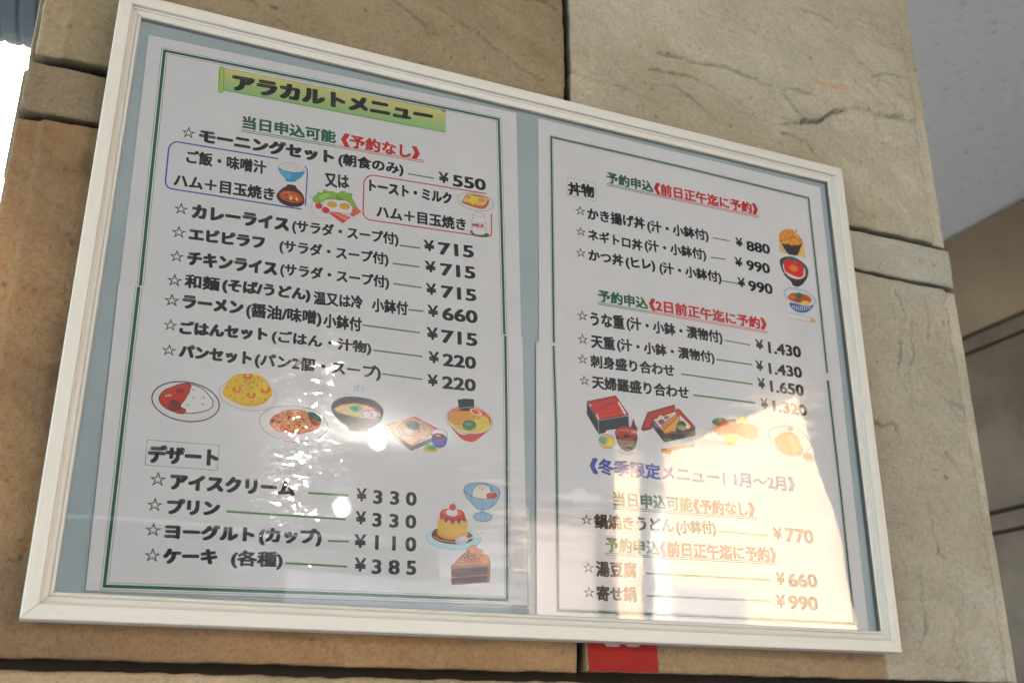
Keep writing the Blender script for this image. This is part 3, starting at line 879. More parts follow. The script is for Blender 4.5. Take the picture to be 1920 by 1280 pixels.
# --- pictures printed on the sheets: flat shapes in layers
def C(r, g_, b):
    f_ = lambda u: (u / 255 / 12.92 if u <= 10 else ((u / 255 + 0.055) / 1.055) ** 2.4)
    return tuple(min(0.85, f_(u) * 1.33) for u in (r, g_, b))
def smooth_closed(P, k=5):
    n = len(P); out = []
    for i in range(n):
        p0, p1, p2, p3 = (np.array(P[(i + j - 1) % n], float) for j in range(4))
        for s in range(k):
            t = s / k
            out.append(tuple(0.5 * ((2 * p1) + (-p0 + p2) * t + (2 * p0 - 5 * p1 + 4 * p2 - p3) * t * t + (-p0 + 3 * p1 - 3 * p2 + p3) * t ** 3)))
    return out
def ell(cx, cy, rx, ry, rot=0, n=30, a0=0, a1=360):
    c, s_ = math.cos(R(rot)), math.sin(R(rot))
    out = []
    for i in range(n if a1 - a0 >= 360 else n + 1):
        a = R(a0 + (a1 - a0) * i / n)
        x, y = rx * math.cos(a), ry * math.sin(a)
        out.append((cx + x * c - y * s_, cy + x * s_ + y * c))
    return out
def pic(name, view, items, on, label=None):
    sh_, Y_ = on
    V, F, MI, mats, ly = [], [], [], [], 0.00010
    def slot(c):
        m_ = ink(c)
        if m_ not in mats: mats.append(m_)
        return mats.index(m_)
    for it in items:
        Yk = Y_ - ly
        ly += 0.000014
        k, c = it[0], it[1]
        si = slot(c)
        if k == 's':       # stroke: colour, width, points, closed
            P = [at(*px(view, *p), Yk) for p in it[3]]
            a0 = px(view, *it[3][0]); ww = abs(at(a0[0], a0[1] + it[2] / ZM[view][2], Yk)[1] - P[0][1]) / 2
            v, f = stroke_geo(P, ww, Yk, len(it) > 4 and it[4])
        else:
            pts = it[2]
            P = [at(*px(view, *p), Yk) for p in pts]
            v = [(x, Yk, z + Z0) for x, z in P]
            f = [tuple(t) for t in tessellate_polygon([[Vector((x, z, 0)) for x, z in P]])]
        n0 = len(V)
        V += v; F += [tuple(i + n0 for i in t) for t in f]; MI += [si] * len(f)
    o = mesh(name, V, F, sh_, mats, False, MI)
    if label: o['label'] = label
    return o
rnd = random.Random(4)
K = C(42, 40, 44)
# banner
items = []
q0, q1, q2, q3 = (408, 198), (1617, 430), (1617, 548), (404, 318)
for i in range(10):
    t0, t1 = i / 10, (i + 1) / 10
    mixp = lambda a, b, t: (a[0] * (1 - t) + b[0] * t, a[1] * (1 - t) + b[1] * t)
    cc = C(int(194 - 66 * t0), int(190 - 12 * t0), int(122 - 10 * t0))
    items.append(('p', cc, [mixp(q0, q3, t0), mixp(q1, q2, t0), mixp(q1, q2, t1), mixp(q0, q3, t1)]))
items += [('s', C(120, 130, 90), 2, [q0, q1]), ('s', C(90, 120, 70), 3, [q3, q2]),
          ('p', C(150, 190, 90), smooth_closed([(382, 205), (392, 190), (408, 200), (404, 322), (390, 333), (376, 325)], 4)),
          ('s', C(60, 80, 50), 2, [(382, 205), (392, 190), (408, 200), (404, 322), (390, 333), (376, 325)], True),
          ('p', C(120, 130, 100), [(1594, 420), (1617, 427), (1617, 440), (1594, 434)])]
pic('banner', 'A', items, S_LU, 'green ribbon banner behind the heading')
def rrect_path(view, pts, c, w_, name, on):
    pic(name, view, [('s', c, w_, pts)], on)
BL, RD = C(38, 78, 160), C(186, 52, 58)
rrect_path('A', [(703, 692), (165, 602)] + ell(152, 650, 48, 50, 0, 6, 265, 182)[0:] + [(88, 815)] + ell(130, 815, 42, 42, 0, 6, 180, 100) + [(830, 967)], BL, 7, 'blue_bracket', S_LU)
rrect_path('A', [(848, 732), (860, 748), (862, 780), (851, 948)], BL, 6, 'blue_bracket', S_LU)
rrect_path('A', [(1838, 882), (1222, 782)] + ell(1218, 828, 48, 46, 0, 6, 265, 182) + [(1166, 975)] + ell(1212, 980, 46, 46, 0, 6, 180, 100) + [(1840, 1118)], RD, 6, 'red_bracket', S_LU)
rrect_path('A', [(1866, 990), (1867, 1095), (1861, 1112), (1850, 1116)], RD, 6, 'red_bracket', S_LU)
# rice bowl
pic('rice_bowl_picture', 'Q', [
    ('p', C(205, 203, 205), smooth_closed([(205, 225), (290, 165), (400, 150), (520, 180), (620, 250), (685, 300), (640, 325), (480, 320), (300, 280)])),
    ('s', C(110, 112, 118), 5, smooth_closed([(205, 225), (290, 165), (400, 150), (520, 180), (620, 250), (685, 300), (640, 325), (480, 320), (300, 280)]), True),
    ('p', C(58, 140, 185), smooth_closed([(204, 228), (310, 285), (480, 320), (680, 308), (620, 410), (530, 470), (525, 488), (430, 492), (345, 475), (330, 430), (250, 340)])),
    ('p', C(78, 165, 208), smooth_closed([(230, 270), (330, 305), (430, 330), (420, 450), (340, 420), (270, 350)])),
    ('s', C(40, 70, 100), 4, [(204, 228), (310, 285), (480, 320), (680, 308)])] +
    [('p', C(165, 162, 165), ell(rnd.uniform(270, 600), rnd.uniform(200, 290), 7, 5, 0, 6)) for _ in range(14)], S_LU)
pic('miso_soup_picture', 'Q', [
    ('p', C(58, 30, 30), smooth_closed([(375, 540), (430, 538), (520, 560), (545, 605), (640, 700), (682, 820), (655, 900), (560, 940), (400, 930), (260, 870), (180, 770), (195, 690), (290, 600), (350, 570)])),
    ('p', C(182, 80, 38), smooth_closed([(230, 720), (300, 655), (430, 655), (560, 690), (645, 780), (640, 840), (540, 870), (400, 850), (280, 800)])),
    ('p', C(200, 98, 50), smooth_closed([(280, 700), (380, 670), (500, 700), (580, 770), (480, 780), (360, 760)])),
    ('p', C(95, 40, 30), ell(350, 725, 34, 16, 10)), ('p', C(95, 40, 30), ell(375, 800, 30, 14, 30)), ('p', C(95, 40, 30), ell(500, 835, 30, 10, 10)), ('p', C(120, 50, 30), ell(470, 708, 24, 10, 10)),
    ('p', C(225, 195, 120), [(405, 780), (440, 740), (470, 790), (425, 825)]), ('p', C(225, 195, 120), [(510, 800), (545, 770), (570, 810), (535, 835)])], S_LU)
pic('fried_egg_picture', 'Q', [
    ('p', C(206, 206, 208), ell(1020, 950, 215, 195, 20)), ('s', C(90, 92, 96), 4, ell(1020, 950, 215, 195, 20), True),
    ('p', C(118, 168, 62), smooth_closed([(820, 780), (905, 720), (920, 675), (990, 690), (1040, 635), (1120, 665), (1190, 660), (1250, 700), (1300, 680), (1380, 655), (1440, 690), (1530, 700), (1535, 780), (1580, 850), (1620, 930), (1550, 960), (1400, 900), (1200, 820), (1030, 830), (960, 880), (860, 860)])),
    ('s', C(60, 100, 45), 5, smooth_closed([(820, 780), (905, 720), (920, 675), (990, 690), (1040, 635), (1120, 665), (1190, 660), (1250, 700), (1300, 680), (1380, 655), (1440, 690), (1530, 700), (1535, 780), (1580, 850), (1620, 930)])[:-8]),
    ('p', C(85, 138, 52), smooth_closed([(1255, 700), (1300, 760), (1400, 800), (1300, 820), (1255, 780)])),
    ('p', C(150, 195, 85), smooth_closed([(940, 760), (1040, 700), (1150, 720), (1060, 780), (980, 820)])),
    ('p', C(218, 110, 92), [(1110, 1040), (1260, 1030), (1520, 1130), (1370, 1235)]), ('p', C(198, 62, 52), [(1130, 1050), (1180, 1045), (1420, 1190), (1370, 1232)]),
    ('s', C(196, 60, 50), 10, [(1230, 1035), (1465, 1150)]), ('s', C(235, 170, 140), 8, [(1180, 1040), (1440, 1175)]), ('s', C(120, 40, 40), 4, [(1110, 1040), (1260, 1030), (1520, 1130), (1370, 1235)], True),
    ('p', C(222, 100, 78), [(1500, 1080), (1560, 960), (1610, 930), (1705, 1030), (1550, 1120)]), ('s', C(192, 55, 48), 9, [(1555, 990), (1650, 1065)]), ('s', C(192, 55, 48), 9, [(1525, 1050), (1600, 1095)]),
    ('s', C(130, 45, 42), 4, [(1500, 1080), (1560, 960), (1610, 930), (1705, 1030), (1550, 1120)], True),
    ('p', C(222, 221, 224), smooth_closed([(1015, 890), (1050, 820), (1160, 805), (1300, 820), (1430, 835), (1520, 910), (1540, 1000), (1500, 1065), (1400, 1060), (1300, 1040), (1150, 1020), (1040, 950)])),
    ('s', C(80, 78, 82), 5, smooth_closed([(1015, 890), (1050, 820), (1160, 805), (1300, 820), (1430, 835), (1520, 910), (1540, 1000), (1500, 1065), (1400, 1060), (1300, 1040), (1150, 1020), (1040, 950)]), True),
    ('p', C(226, 150, 50), ell(1177, 898, 88, 50, 8)), ('s', C(120, 80, 40), 5, ell(1177, 898, 88, 50, 8), True),
    ('p', C(226, 150, 50), ell(1405, 928, 90, 54, 8)), ('s', C(120, 80, 40), 5, ell(1405, 928, 90, 54, 8), True),
    ('p', C(200, 34, 34), ell(938, 922, 62, 50, 20)), ('s', C(100, 30, 34), 5, ell(938, 922, 62, 50, 20), True), ('p', C(235, 110, 100), ell(918, 905, 12, 9)),
    ('p', C(200, 34, 34), ell(1065, 1000, 66, 52, 20)), ('s', C(100, 30, 34), 5, ell(1065, 1000, 66, 52, 20), True), ('p', C(235, 110, 100), ell(1045, 982, 12, 9)),
    ], S_LU)
pic('toast_picture', 'S', [
    ('p', C(198, 204, 206), ell(978, 410, 365, 175, 12)), ('s', C(96, 100, 120), 7, ell(978, 410, 365, 175, 12), True),
    ('p', C(198, 92, 52), smooth_closed([(705, 395), (830, 250), (1200, 320), (1245, 420), (1180, 530), (1080, 552), (900, 500), (720, 430)], 4)),
    ('p', C(236, 178, 98), smooth_closed([(712, 392), (830, 252), (1010, 300), (1190, 325), (1225, 370), (1160, 480), (1060, 490), (880, 440)], 4)),
    ('p', C(228, 138, 60), ell(840, 320, 55, 35, 10)), ('p', C(228, 138, 60), ell(1095, 378, 65, 40, 10)),
    ('p', C(240, 200, 40), smooth_closed([(890, 310), (1010, 295), (1040, 330), (980, 400), (940, 470), (905, 470), (860, 390)])),
    ('s', C(110, 62, 45), 6, [(705, 400), (830, 248), (1010, 298), (1190, 320), (1228, 370), (1160, 485), (1060, 495), (880, 445), (712, 400), (715, 430), (900, 500), (1080, 552), (1180, 530), (1245, 430), (1228, 370)])], S_LU)
bt = [(930, 650), (950, 690), (950, 710), (915, 750), (900, 790), (915, 1000), (960, 1050), (1060, 1075), (1180, 1040), (1185, 830), (1165, 770), (1130, 730), (1150, 690)]
pic('milk_bottle_picture', 'S', [
    ('p', C(28, 112, 72), smooth_closed([(860, 1000), (915, 985), (1020, 1060), (1170, 1030), (1245, 1060), (1230, 1105), (1100, 1118), (940, 1080)])),
    ('p', C(212, 212, 214), smooth_closed(bt, 3)), ('s', C(70, 70, 74), 5, smooth_closed(bt, 3), True),
    ('p', C(215, 215, 218), ell(1040, 668, 110, 36, 8)), ('s', C(70, 70, 74), 5, ell(1040, 668, 110, 36, 8), True),
    ('s', C(70, 70, 74), 5, [(905, 790), (1000, 822), (1090, 842), (1185, 835)]), ('s', C(190, 40, 44), 5, [(910, 905), (1000, 930), (1090, 945), (1182, 940)])], S_LU)
T('S', 'MILK', 918, 898, 1168, 930, 62, (0.55, 0.03, 0.04), 0.05, lift=0.0004)
# curry rice
cur = [(620, 255), (520, 250), (400, 290), (310, 330), (250, 400), (255, 470), (310, 530), (380, 570), (440, 590), (510, 610), (550, 600), (560, 560), (500, 520), (560, 430), (610, 340)]
rice = [(620, 260), (700, 280), (790, 330), (850, 400), (890, 460), (880, 530), (800, 575), (680, 600), (560, 598), (500, 515), (560, 430), (608, 340)]
pic('curry_rice_picture', 'J', [
    ('p', C(203, 203, 206), ell(563, 465, 405, 232, 9)), ('s', K, 14, ell(563, 465, 408, 234, 9, 44), True),
    ('p', C(210, 210, 212), smooth_closed(rice, 4)), ('s', K, 11, smooth_closed(rice, 4), True),
    ('p', C(186, 44, 26), smooth_closed(cur, 4)), ('p', C(120, 26, 28), smooth_closed([(360, 500), (500, 470), (500, 520), (560, 560), (545, 605), (440, 592), (370, 560)])),
    ('s', K, 10, smooth_closed(cur, 4), True),
    ('p', C(224, 158, 62), [(312, 385), (395, 365), (400, 400), (320, 415)]), ('s', K, 8, [(312, 385), (395, 365), (400, 400), (320, 415)], True),
    ('p', C(140, 30, 34), ell(500, 335, 50, 26, 8)), ('s', K, 7, ell(500, 335, 50, 26, 8), True),
    ('p', C(96, 26, 28), ell(420, 470, 46, 24, 8)), ('s', K, 6, ell(420, 470, 46, 24, 8), True),
    ('p', C(170, 30, 34), ell(520, 580, 34, 28)), ('p', C(170, 30, 34), ell(465, 590, 24, 18))] +
    [('s', K, 7, [(x - 14, y + 2), (x, y - 8), (x + 16, y + 4), (x + 14, y + 14)]) for x, y in ((655, 322), (655, 420), (775, 415), (585, 505), (765, 495))], S_LL)
yp = [(1010, 330), (1060, 230), (1160, 140), (1300, 122), (1450, 140), (1540, 210), (1600, 320), (1595, 400), (1500, 485), (1380, 515), (1250, 505), (1100, 440), (1020, 380)]
shr = []
for cx, cy in ((1180, 318), (1350, 388), (1520, 325), (1310, 155)):
    for a in range(-30, 250, 47):
        shr.append(('p', C(214, 88, 36), ell(cx + 42 * math.cos(R(a)), cy + 30 * math.sin(R(a)), 20, 14, a, 8)))
pic('pilaf_picture', 'J', [
    ('p', C(204, 202, 205), ell(1313, 390, 352, 178, 8)), ('s', C(120, 95, 105), 4, ell(1313, 390, 352, 178, 8, 40), True),
    ('p', C(214, 158, 30), smooth_closed([(x, y + 6) for x, y in yp])), ('p', C(224, 180, 32), smooth_closed([(1313 + (x - 1313) * .95, 300 + (y - 300) * .88) for x, y in yp]))] + shr +
    [('p', C(196, 78, 30), ell(x, y, 13, 11, 0, 7)) for x, y in ((1068, 298), (1100, 390), (1250, 425), (1460, 428), (1420, 265), (1440, 180), (1240, 268))] +
    [('p', C(110, 135, 30), ell(x, y, 13, 11, 0, 7)) for x, y in ((1178, 208), (1485, 210), (1155, 425), (1355, 462), (1515, 438), (1360, 295))] +
    [('p', C(70, 66, 30), ell(rnd.gauss(1320, 55), rnd.gauss(230, 38), 4, 4, 0, 4)) for _ in range(70)], S_LL)
om = [(160, 960), (230, 880), (350, 830), (480, 820), (600, 840), (700, 890), (770, 940), (770, 1000), (700, 1060), (560, 1100), (400, 1110), (270, 1075), (190, 1020)]
pic('chicken_rice_picture', 'K', [
    ('p', C(204, 204, 206), ell(452, 985, 410, 215, 6)), ('s', C(66, 66, 70), 6, ell(452, 985, 412, 217, 6, 44), True),
    ('p', C(198, 74, 40), smooth_closed(om)), ('p', C(222, 138, 48), smooth_closed([(452 + (x - 452) * .93, 950 + (y - 950) * .9) for x, y in om])), ('s', C(110, 50, 40), 5, smooth_closed(om), True)] +
    [('p', rnd.choice([C(190, 66, 36), C(176, 60, 40), C(205, 96, 40)]), ell(450 + 270 * a * math.cos(t), 965 + 118 * a * math.sin(t), rnd.uniform(7, 15), rnd.uniform(6, 10), rnd.uniform(0, 180), 7))
     for a, t in [(math.sqrt(rnd.random()), rnd.uniform(0, 6.283)) for _ in range(110)]] +
    [('p', C(84, 66, 46), ell(x, y, 18, 17, 0, 9)) for x, y in ((200, 950), (280, 965), (400, 905), (360, 870), (460, 1075), (520, 1000), (400, 1005))] +
    [('p', C(26, 92, 78), smooth_closed([(620, 850), (700, 850), (770, 900), (775, 965), (700, 950), (650, 910)])), ('p', C(170, 40, 40), smooth_closed([(660, 930), (760, 970), (720, 1010), (665, 975)]))], S_LL)
ud = [(905, 770), (960, 700), (1080, 662), (1260, 670), (1420, 710), (1510, 790), (1530, 850), (1490, 960), (1400, 1030), (1345, 1050), (1335, 1080), (1220, 1085), (1110, 1065), (1090, 1030), (990, 950), (920, 860)]
pic('udon_bowl_picture', 'K', [
    ('p', C(46, 48, 54), smooth_closed(ud)),
    ('p', C(78, 46, 48), smooth_closed([(915, 790), (1000, 740), (1150, 720), (1330, 740), (1470, 820), (1500, 900), (1400, 925), (1240, 925), (1100, 900), (960, 850)])),
    ('p', C(226, 186, 130), smooth_closed([(945, 800), (1030, 755), (1180, 740), (1330, 765), (1450, 830), (1485, 890), (1380, 915), (1240, 905), (1100, 880), (980, 840)])),
    ('s', C(216, 120, 70), 8, [(945, 800), (1030, 755), (1180, 740), (1330, 765), (1450, 830), (1485, 890)])] +
    [('s', C(238, 212, 165), 6, [(x, y), (x + 60, y - 18), (x + 120, y + 4), (x + 170, y + 20)]) for x, y in ((985, 815), (1040, 845), (1000, 790), (1150, 880), (1080, 775), (1250, 795), (1200, 860))] +
    [('s', C(196, 130, 80), 4, [(x, y), (x + 60, y - 14), (x + 110, y + 10)]) for x, y in ((1000, 830), (1060, 862), (1020, 775), (1220, 890))] +
    [('p', C(92, 170, 118), smooth_closed([(1120, 790), (1180, 768), (1260, 775), (1275, 820), (1210, 850), (1150, 835)])),
     ('p', C(60, 130, 90), ell(1190, 805, 40, 20, 5, 10)),
     ('p', C(224, 222, 226), ell(1395, 865, 70, 44, 10)), ('s', C(190, 80, 140), 12, ell(1395, 865, 72, 46, 10), True),
     ('p', C(226, 224, 228), ell(1330, 870, 62, 38, 10)), ('s', C(190, 80, 140), 10, ell(1330, 870, 64, 40, 10), True),
     ('s', C(130, 175, 200), 9, [(1190, 600), (1180, 560), (1215, 530)]), ('s', C(130, 175, 200), 9, [(1240, 600), (1215, 565), (1240, 520)]), ('s', C(130, 175, 200), 9, [(1290, 600), (1275, 570), (1300, 530)])], S_LL)
# zaru soba, cup and dish
sb = [('p', C(48, 54, 62), [(165, 770), (170, 800), (520, 1055), (790, 940), (780, 890), (520, 1000)]),
      ('p', C(170, 40, 40), [(165, 755), (560, 640), (860, 795), (520, 1000), (170, 775)]),
      ('p', C(232, 150, 92), [(195, 772), (545, 662), (825, 805), (520, 985)])]
for i in range(9):
    t = i / 8
    sb.append(('s', C(196, 92, 50), 6, [(205 + 330 * t, 765 - 105 * t * 1.0), (240 + 330 * t, 800 + (-60) * t)]))
    sb.append(('s', C(196, 92, 50), 6, [(225 + 290 * t, 790 + 185 * t), (340 + 230 * t, 770 + 175 * t)]))
sb.append(('p', C(214, 158, 122), ell(530, 800, 225, 125, 8)))
for i in range(46):
    r_ = rnd.uniform(0.25, 1.0); a0 = rnd.uniform(0, 360)
    sb.append(('s', rnd.choice([C(110, 84, 66), C(150, 112, 84), C(236, 190, 152)]), 4, ell(530 + rnd.uniform(-14, 14), 800 + rnd.uniform(-10, 10), 222 * r_, 122 * r_, 8, 12, a0, a0 + rnd.uniform(70, 170))))
sb += [('p', C(36, 56, 60), smooth_closed([(455, 740), (500, 700), (560, 695), (610, 725), (620, 780), (570, 820), (500, 805)])),
       ('p', C(52, 74, 78), ell(540, 750, 36, 22, 10, 8)),
       ('p', C(52, 60, 150), smooth_closed([(765, 890), (850, 915), (948, 880), (935, 980), (870, 1020), (810, 1005), (775, 950)])),
       ('p', C(200, 200, 212), ell(855, 855, 96, 58, 8)), ('s', C(70, 70, 140), 7, ell(855, 855, 98, 60, 8), True),
       ('p', C(92, 42, 46), ell(850, 880, 80, 36, 6)), ('p', C(190, 150, 150), ell(845, 872, 30, 9, 6, 8)),
       ('p', C(214, 160, 66), ell(750, 1035, 84, 34, 8)), ('p', C(80, 150, 76), smooth_closed([(690, 1020), (710, 965), (760, 985), (805, 990), (815, 1030), (760, 1050)])),
       ('p', C(60, 120, 62), ell(750, 1015, 34, 14, 20, 8))]
pic('cold_soba_picture', 'L', sb, S_LL)
rm = [('p', C(192, 44, 40), smooth_closed([(960, 720), (1100, 850), (1230, 850), (1460, 780), (1400, 850), (1290, 935), (1220, 945), (1150, 925), (1080, 870)])),
      ('p', C(222, 215, 215), ell(1217, 682, 282, 168, 9)), ('s', C(96, 60, 66), 5, ell(1217, 682, 283, 169, 9, 40), True),
      ('p', C(206, 84, 66), ell(1217, 680, 268, 155, 9)), ('p', C(228, 190, 78), ell(1217, 710, 252, 125, 9)),
      ('p', C(228, 150, 62), smooth_closed([(985, 620), (1100, 580), (1260, 600), (1340, 660), (1200, 740), (1050, 730)])),
      ('p', C(40, 52, 56), [(1075, 440), (1165, 428), (1272, 436), (1275, 560), (1200, 580), (1095, 565)])]
for i in range(26):
    x, y = 1300 + rnd.uniform(-40, 90), 700 + rnd.uniform(-50, 70)
    rm.append(('s', rnd.choice([C(246, 222, 110), C(206, 160, 50)]), 6, [(x, y), (x + 30, y - 30 + rnd.uniform(-15, 15)), (x + 70, y - 10)]))
for i in range(12):
    x = 1000 + i * 26
    rm.append(('s', C(206, 160, 50), 4, [(x, 760 + i * 3), (x + 40, 785 + i * 2)]))
rm += [('p', C(222, 150, 70), ell(1080, 660, 108, 78, 12)), ('s', C(170, 96, 40), 5, ell(1080, 660, 108, 78, 12), True), ('s', C(200, 122, 54), 4, ell(1080, 660, 74, 50, 12), True), ('s', C(200, 122, 54), 4, ell(1080, 660, 40, 26, 12), True),
       ('p', C(236, 186, 132), ell(1295, 595, 82, 42, 22)), ('p', C(216, 88, 42), ell(1288, 585, 46, 24, 22)), ('s', C(190, 90, 60), 5, ell(1295, 595, 82, 42, 22, 16, 0, 180)),
       ('p', C(54, 118, 84), smooth_closed([(1130, 750), (1160, 700), (1220, 685), (1285, 710), (1295, 765), (1240, 805), (1170, 800)])), ('p', C(86, 150, 110), ell(1205, 735, 40, 20, 5, 9))]
for i in range(34):
    a = 180 + i * 5.6 - 10
    rm.append(('p', C(236, 210, 205), ell(1217 + 262 * math.cos(R(a)), 680 + 148 * math.sin(R(a)) , 7, 7, 0, 4)))
pic('ramen_bowl_picture', 'L', rm, S_LL)
# desserts
KB = C(52, 74, 104)
pic('ice_cream_picture', 'M', [
    ('p', C(120, 158, 192), smooth_closed([(480, 190), (500, 270), (570, 350), (620, 398), (720, 395), (800, 340), (840, 210), (660, 230)])),
    ('p', C(134, 170, 198), ell(660, 208, 182, 78, 6)), ('s', KB, 4, ell(660, 208, 182, 78, 6), True),
    ('p', C(214, 208, 204), smooth_closed([(565, 270), (575, 200), (620, 155), (680, 150), (735, 180), (755, 250), (740, 292), (640, 290)])),
    ('s', KB, 4, smooth_closed([(565, 270), (575, 200), (620, 155), (680, 150), (735, 180), (755, 250), (740, 292), (640, 290)])[:32]),
    ('p', C(140, 176, 205), smooth_closed([(486, 222), (560, 272), (680, 296), (790, 282), (838, 240), (800, 340), (720, 395), (620, 398), (570, 350), (505, 280)])),
    ('s', KB, 4, [(486, 222), (560, 272), (680, 296), (790, 282), (838, 240), (800, 340), (720, 395), (620, 398), (570, 350), (505, 280), (486, 222)]),
    ('s', KB, 3, [(545, 275), (580, 360)]), ('s', KB, 3, [(662, 300), (665, 395)]), ('s', KB, 3, [(785, 290), (750, 375)]),
    ('p', C(142, 178, 208), [(648, 398), (684, 398), (684, 450), (646, 450)]), ('p', C(142, 176, 206), ell(667, 472, 95, 46, 4)), ('s', KB, 4, ell(667, 472, 95, 46, 4), True),
    ('s', KB, 3, [(650, 400), (646, 462)]), ('s', KB, 3, [(684, 400), (684, 466)]),
    ('p', C(206, 78, 82), ell(734, 262, 30, 32)), ('p', C(190, 60, 66), ell(786, 256, 26, 26)), ('s', KB, 3, [(750, 165), (770, 230)]), ('s', KB, 3, [(748, 170), (752, 235)])] +
    [('p', C(170, 80, 70), ell(x, y, 9, 4, r_, 6)) for x, y, r_ in ((632, 178, -30), (655, 168, 60), (685, 182, 20), (665, 198, -20), (640, 190, 80))], S_LL)
pic('custard_pudding_picture', 'M', [
    ('p', C(160, 196, 210), ell(375, 690, 282, 118, 3)), ('p', C(176, 208, 220), ell(375, 682, 262, 102, 3)),
    ('p', C(112, 66, 60), smooth_closed([(155, 660), (200, 590), (350, 570), (520, 620), (575, 680), (520, 730), (380, 745), (220, 715)])),
    ('s', C(224, 190, 160), 6, [(175, 668), (230, 700), (380, 725)]),
    ('p', C(224, 172, 84), smooth_closed([(240, 480), (215, 600), (220, 650), (300, 690), (420, 695), (510, 660), (510, 600), (495, 480)], 4)),
    ('p', C(208, 150, 66), smooth_closed([(218, 610), (222, 655), (300, 692), (420, 697), (508, 662), (508, 620), (400, 665), (300, 660)])),
    ('p', C(190, 76, 66), smooth_closed([(240, 490), (245, 420), (300, 390), (420, 395), (480, 430), (495, 520), (450, 505), (430, 548), (400, 505), (365, 550), (335, 500), (295, 530), (275, 490)], 3)),
    ('p', C(146, 60, 74), smooth_closed([(240, 490), (300, 480), (380, 495), (490, 480), (495, 520), (450, 505), (430, 548), (400, 505), (365, 550), (335, 500), (295, 530), (275, 490)], 3)),
    ('p', C(218, 104, 80), ell(362, 430, 100, 36, 3)),
    ('p', C(214, 210, 210), smooth_closed([(305, 440), (310, 405), (345, 395), (400, 395), (418, 430), (395, 465), (345, 462)])),
    ('p', C(206, 76, 82), ell(367, 374, 34, 34)), ('s', C(110, 90, 90), 3, [(384, 345), (387, 310)]),
    ('p', C(184, 186, 210), ell(458, 705, 70, 42, -14)), ('p', C(206, 206, 222), ell(470, 697, 46, 26, -14)), ('s', C(180, 186, 200), 12, [(520, 690), (610, 660), (680, 622)]), ('s', C(206, 208, 218), 7, [(520, 694), (680, 652)])], S_LL)
pic('chocolate_cake_picture', 'M', [
    ('p', C(150, 96, 74), [(350, 970), (420, 895), (570, 755), (740, 900), (745, 935), (735, 1125), (355, 1150)]),
    ('p', C(178, 112, 80), [(352, 968), (425, 890), (560, 770), (735, 895), (742, 935)]),
    ('p', C(84, 58, 58), [(360, 992), (718, 965), (715, 1045), (360, 1070)]), ('p', C(78, 52, 54), [(360, 1086), (714, 1060), (710, 1118), (357, 1145)]),
    ('s', C(92, 66, 66), 4, [(350, 970), (420, 895), (570, 755), (740, 900), (745, 935), (735, 1125), (355, 1150)], True), ('s', C(120, 80, 70), 4, [(352, 970), (742, 935)]),
    ('p', C(204, 128, 84), ell(570, 800, 42, 46)), ('s', C(110, 74, 62), 4, ell(570, 800, 42, 46), True), ('p', C(204, 128, 84), ell(628, 838, 44, 50)), ('s', C(110, 74, 62), 4, ell(628, 838, 44, 50), True),
    ('p', C(204, 128, 84), ell(685, 892, 48, 46)), ('s', C(110, 74, 62), 4, ell(685, 892, 48, 46), True), ('p', C(190, 116, 78), ell(510, 905, 44, 34)), ('s', C(110, 74, 62), 4, ell(510, 905, 44, 34), True)] +
    [('p', C(196, 176, 160), ell(x, y, 13, 9, -30, 8)) for x, y in ((520, 792), (505, 830), (495, 860), (540, 850), (565, 862), (470, 885), (510, 885), (440, 915), (475, 915), (545, 880))] +
    [('s', C(90, 66, 60), 3, ell(x, y, 15, 11, -30, 8), True) for x, y in ((520, 792), (505, 830), (495, 860), (540, 850), (565, 862), (470, 885), (510, 885), (440, 915), (475, 915), (545, 880))], S_LL)
# right page bowls
pic('kakiage_bowl_picture', 'T', [
    ('p', C(214, 178, 116), [(183, 170), (300, 120), (350, 122), (462, 250), (492, 450), (380, 425), (195, 378)]),
    ('p', C(56, 44, 50), smooth_closed([(200, 220), (330, 290), (450, 262), (425, 360), (395, 415), (330, 415), (285, 395), (230, 310)])),
    ('p', C(216, 140, 52), smooth_closed([(190, 190), (220, 140), (290, 118), (360, 150), (430, 210), (450, 260), (420, 298), (330, 300), (240, 270), (200, 230)]))] +
    [('s', rnd.choice([C(232, 168, 78), C(190, 104, 34), C(238, 184, 100)]), 13, [(x, y), (x + rnd.uniform(-40, 40), y + rnd.uniform(-40, 40))]) for x, y in [(rnd.uniform(225, 410), rnd.uniform(150, 275)) for _ in range(26)]] +
    [('s', C(70, 60, 40), 5, [(340, 195), (430, 255)]), ('p', C(180, 40, 40), ell(442, 240, 9, 9, 0, 7))], S_RU)
pic('tuna_bowl_picture', 'T', [
    ('p', C(50, 46, 48), smooth_closed([(195, 490), (240, 440), (340, 435), (450, 490), (515, 570), (515, 660), (470, 735), (425, 770), (385, 775), (340, 755), (325, 720), (240, 630)])),
    ('p', C(86, 82, 82), ell(362, 570, 160, 112, 32)), ('p', C(206, 206, 206), ell(360, 585, 140, 92, 30)),
    ('p', C(204, 46, 40), smooth_closed([(250, 490), (310, 475), (380, 495), (440, 520), (470, 570), (460, 650), (410, 670), (330, 640), (260, 600), (245, 540)])),
    ('p', C(220, 86, 60), ell(355, 565, 62, 42, 20)), ('p', C(226, 128, 50), ell(355, 567, 42, 30, 20))] +
    [('p', rnd.choice([C(40, 40, 42), C(222, 222, 222)]), ell(x, y, 6, 5, 0, 5)) for x, y in [(240 + rnd.uniform(-8, 14), rnd.uniform(540, 620)) for _ in range(12)] + [(rnd.uniform(465, 492), rnd.uniform(570, 660)) for _ in range(14)]], S_RU)
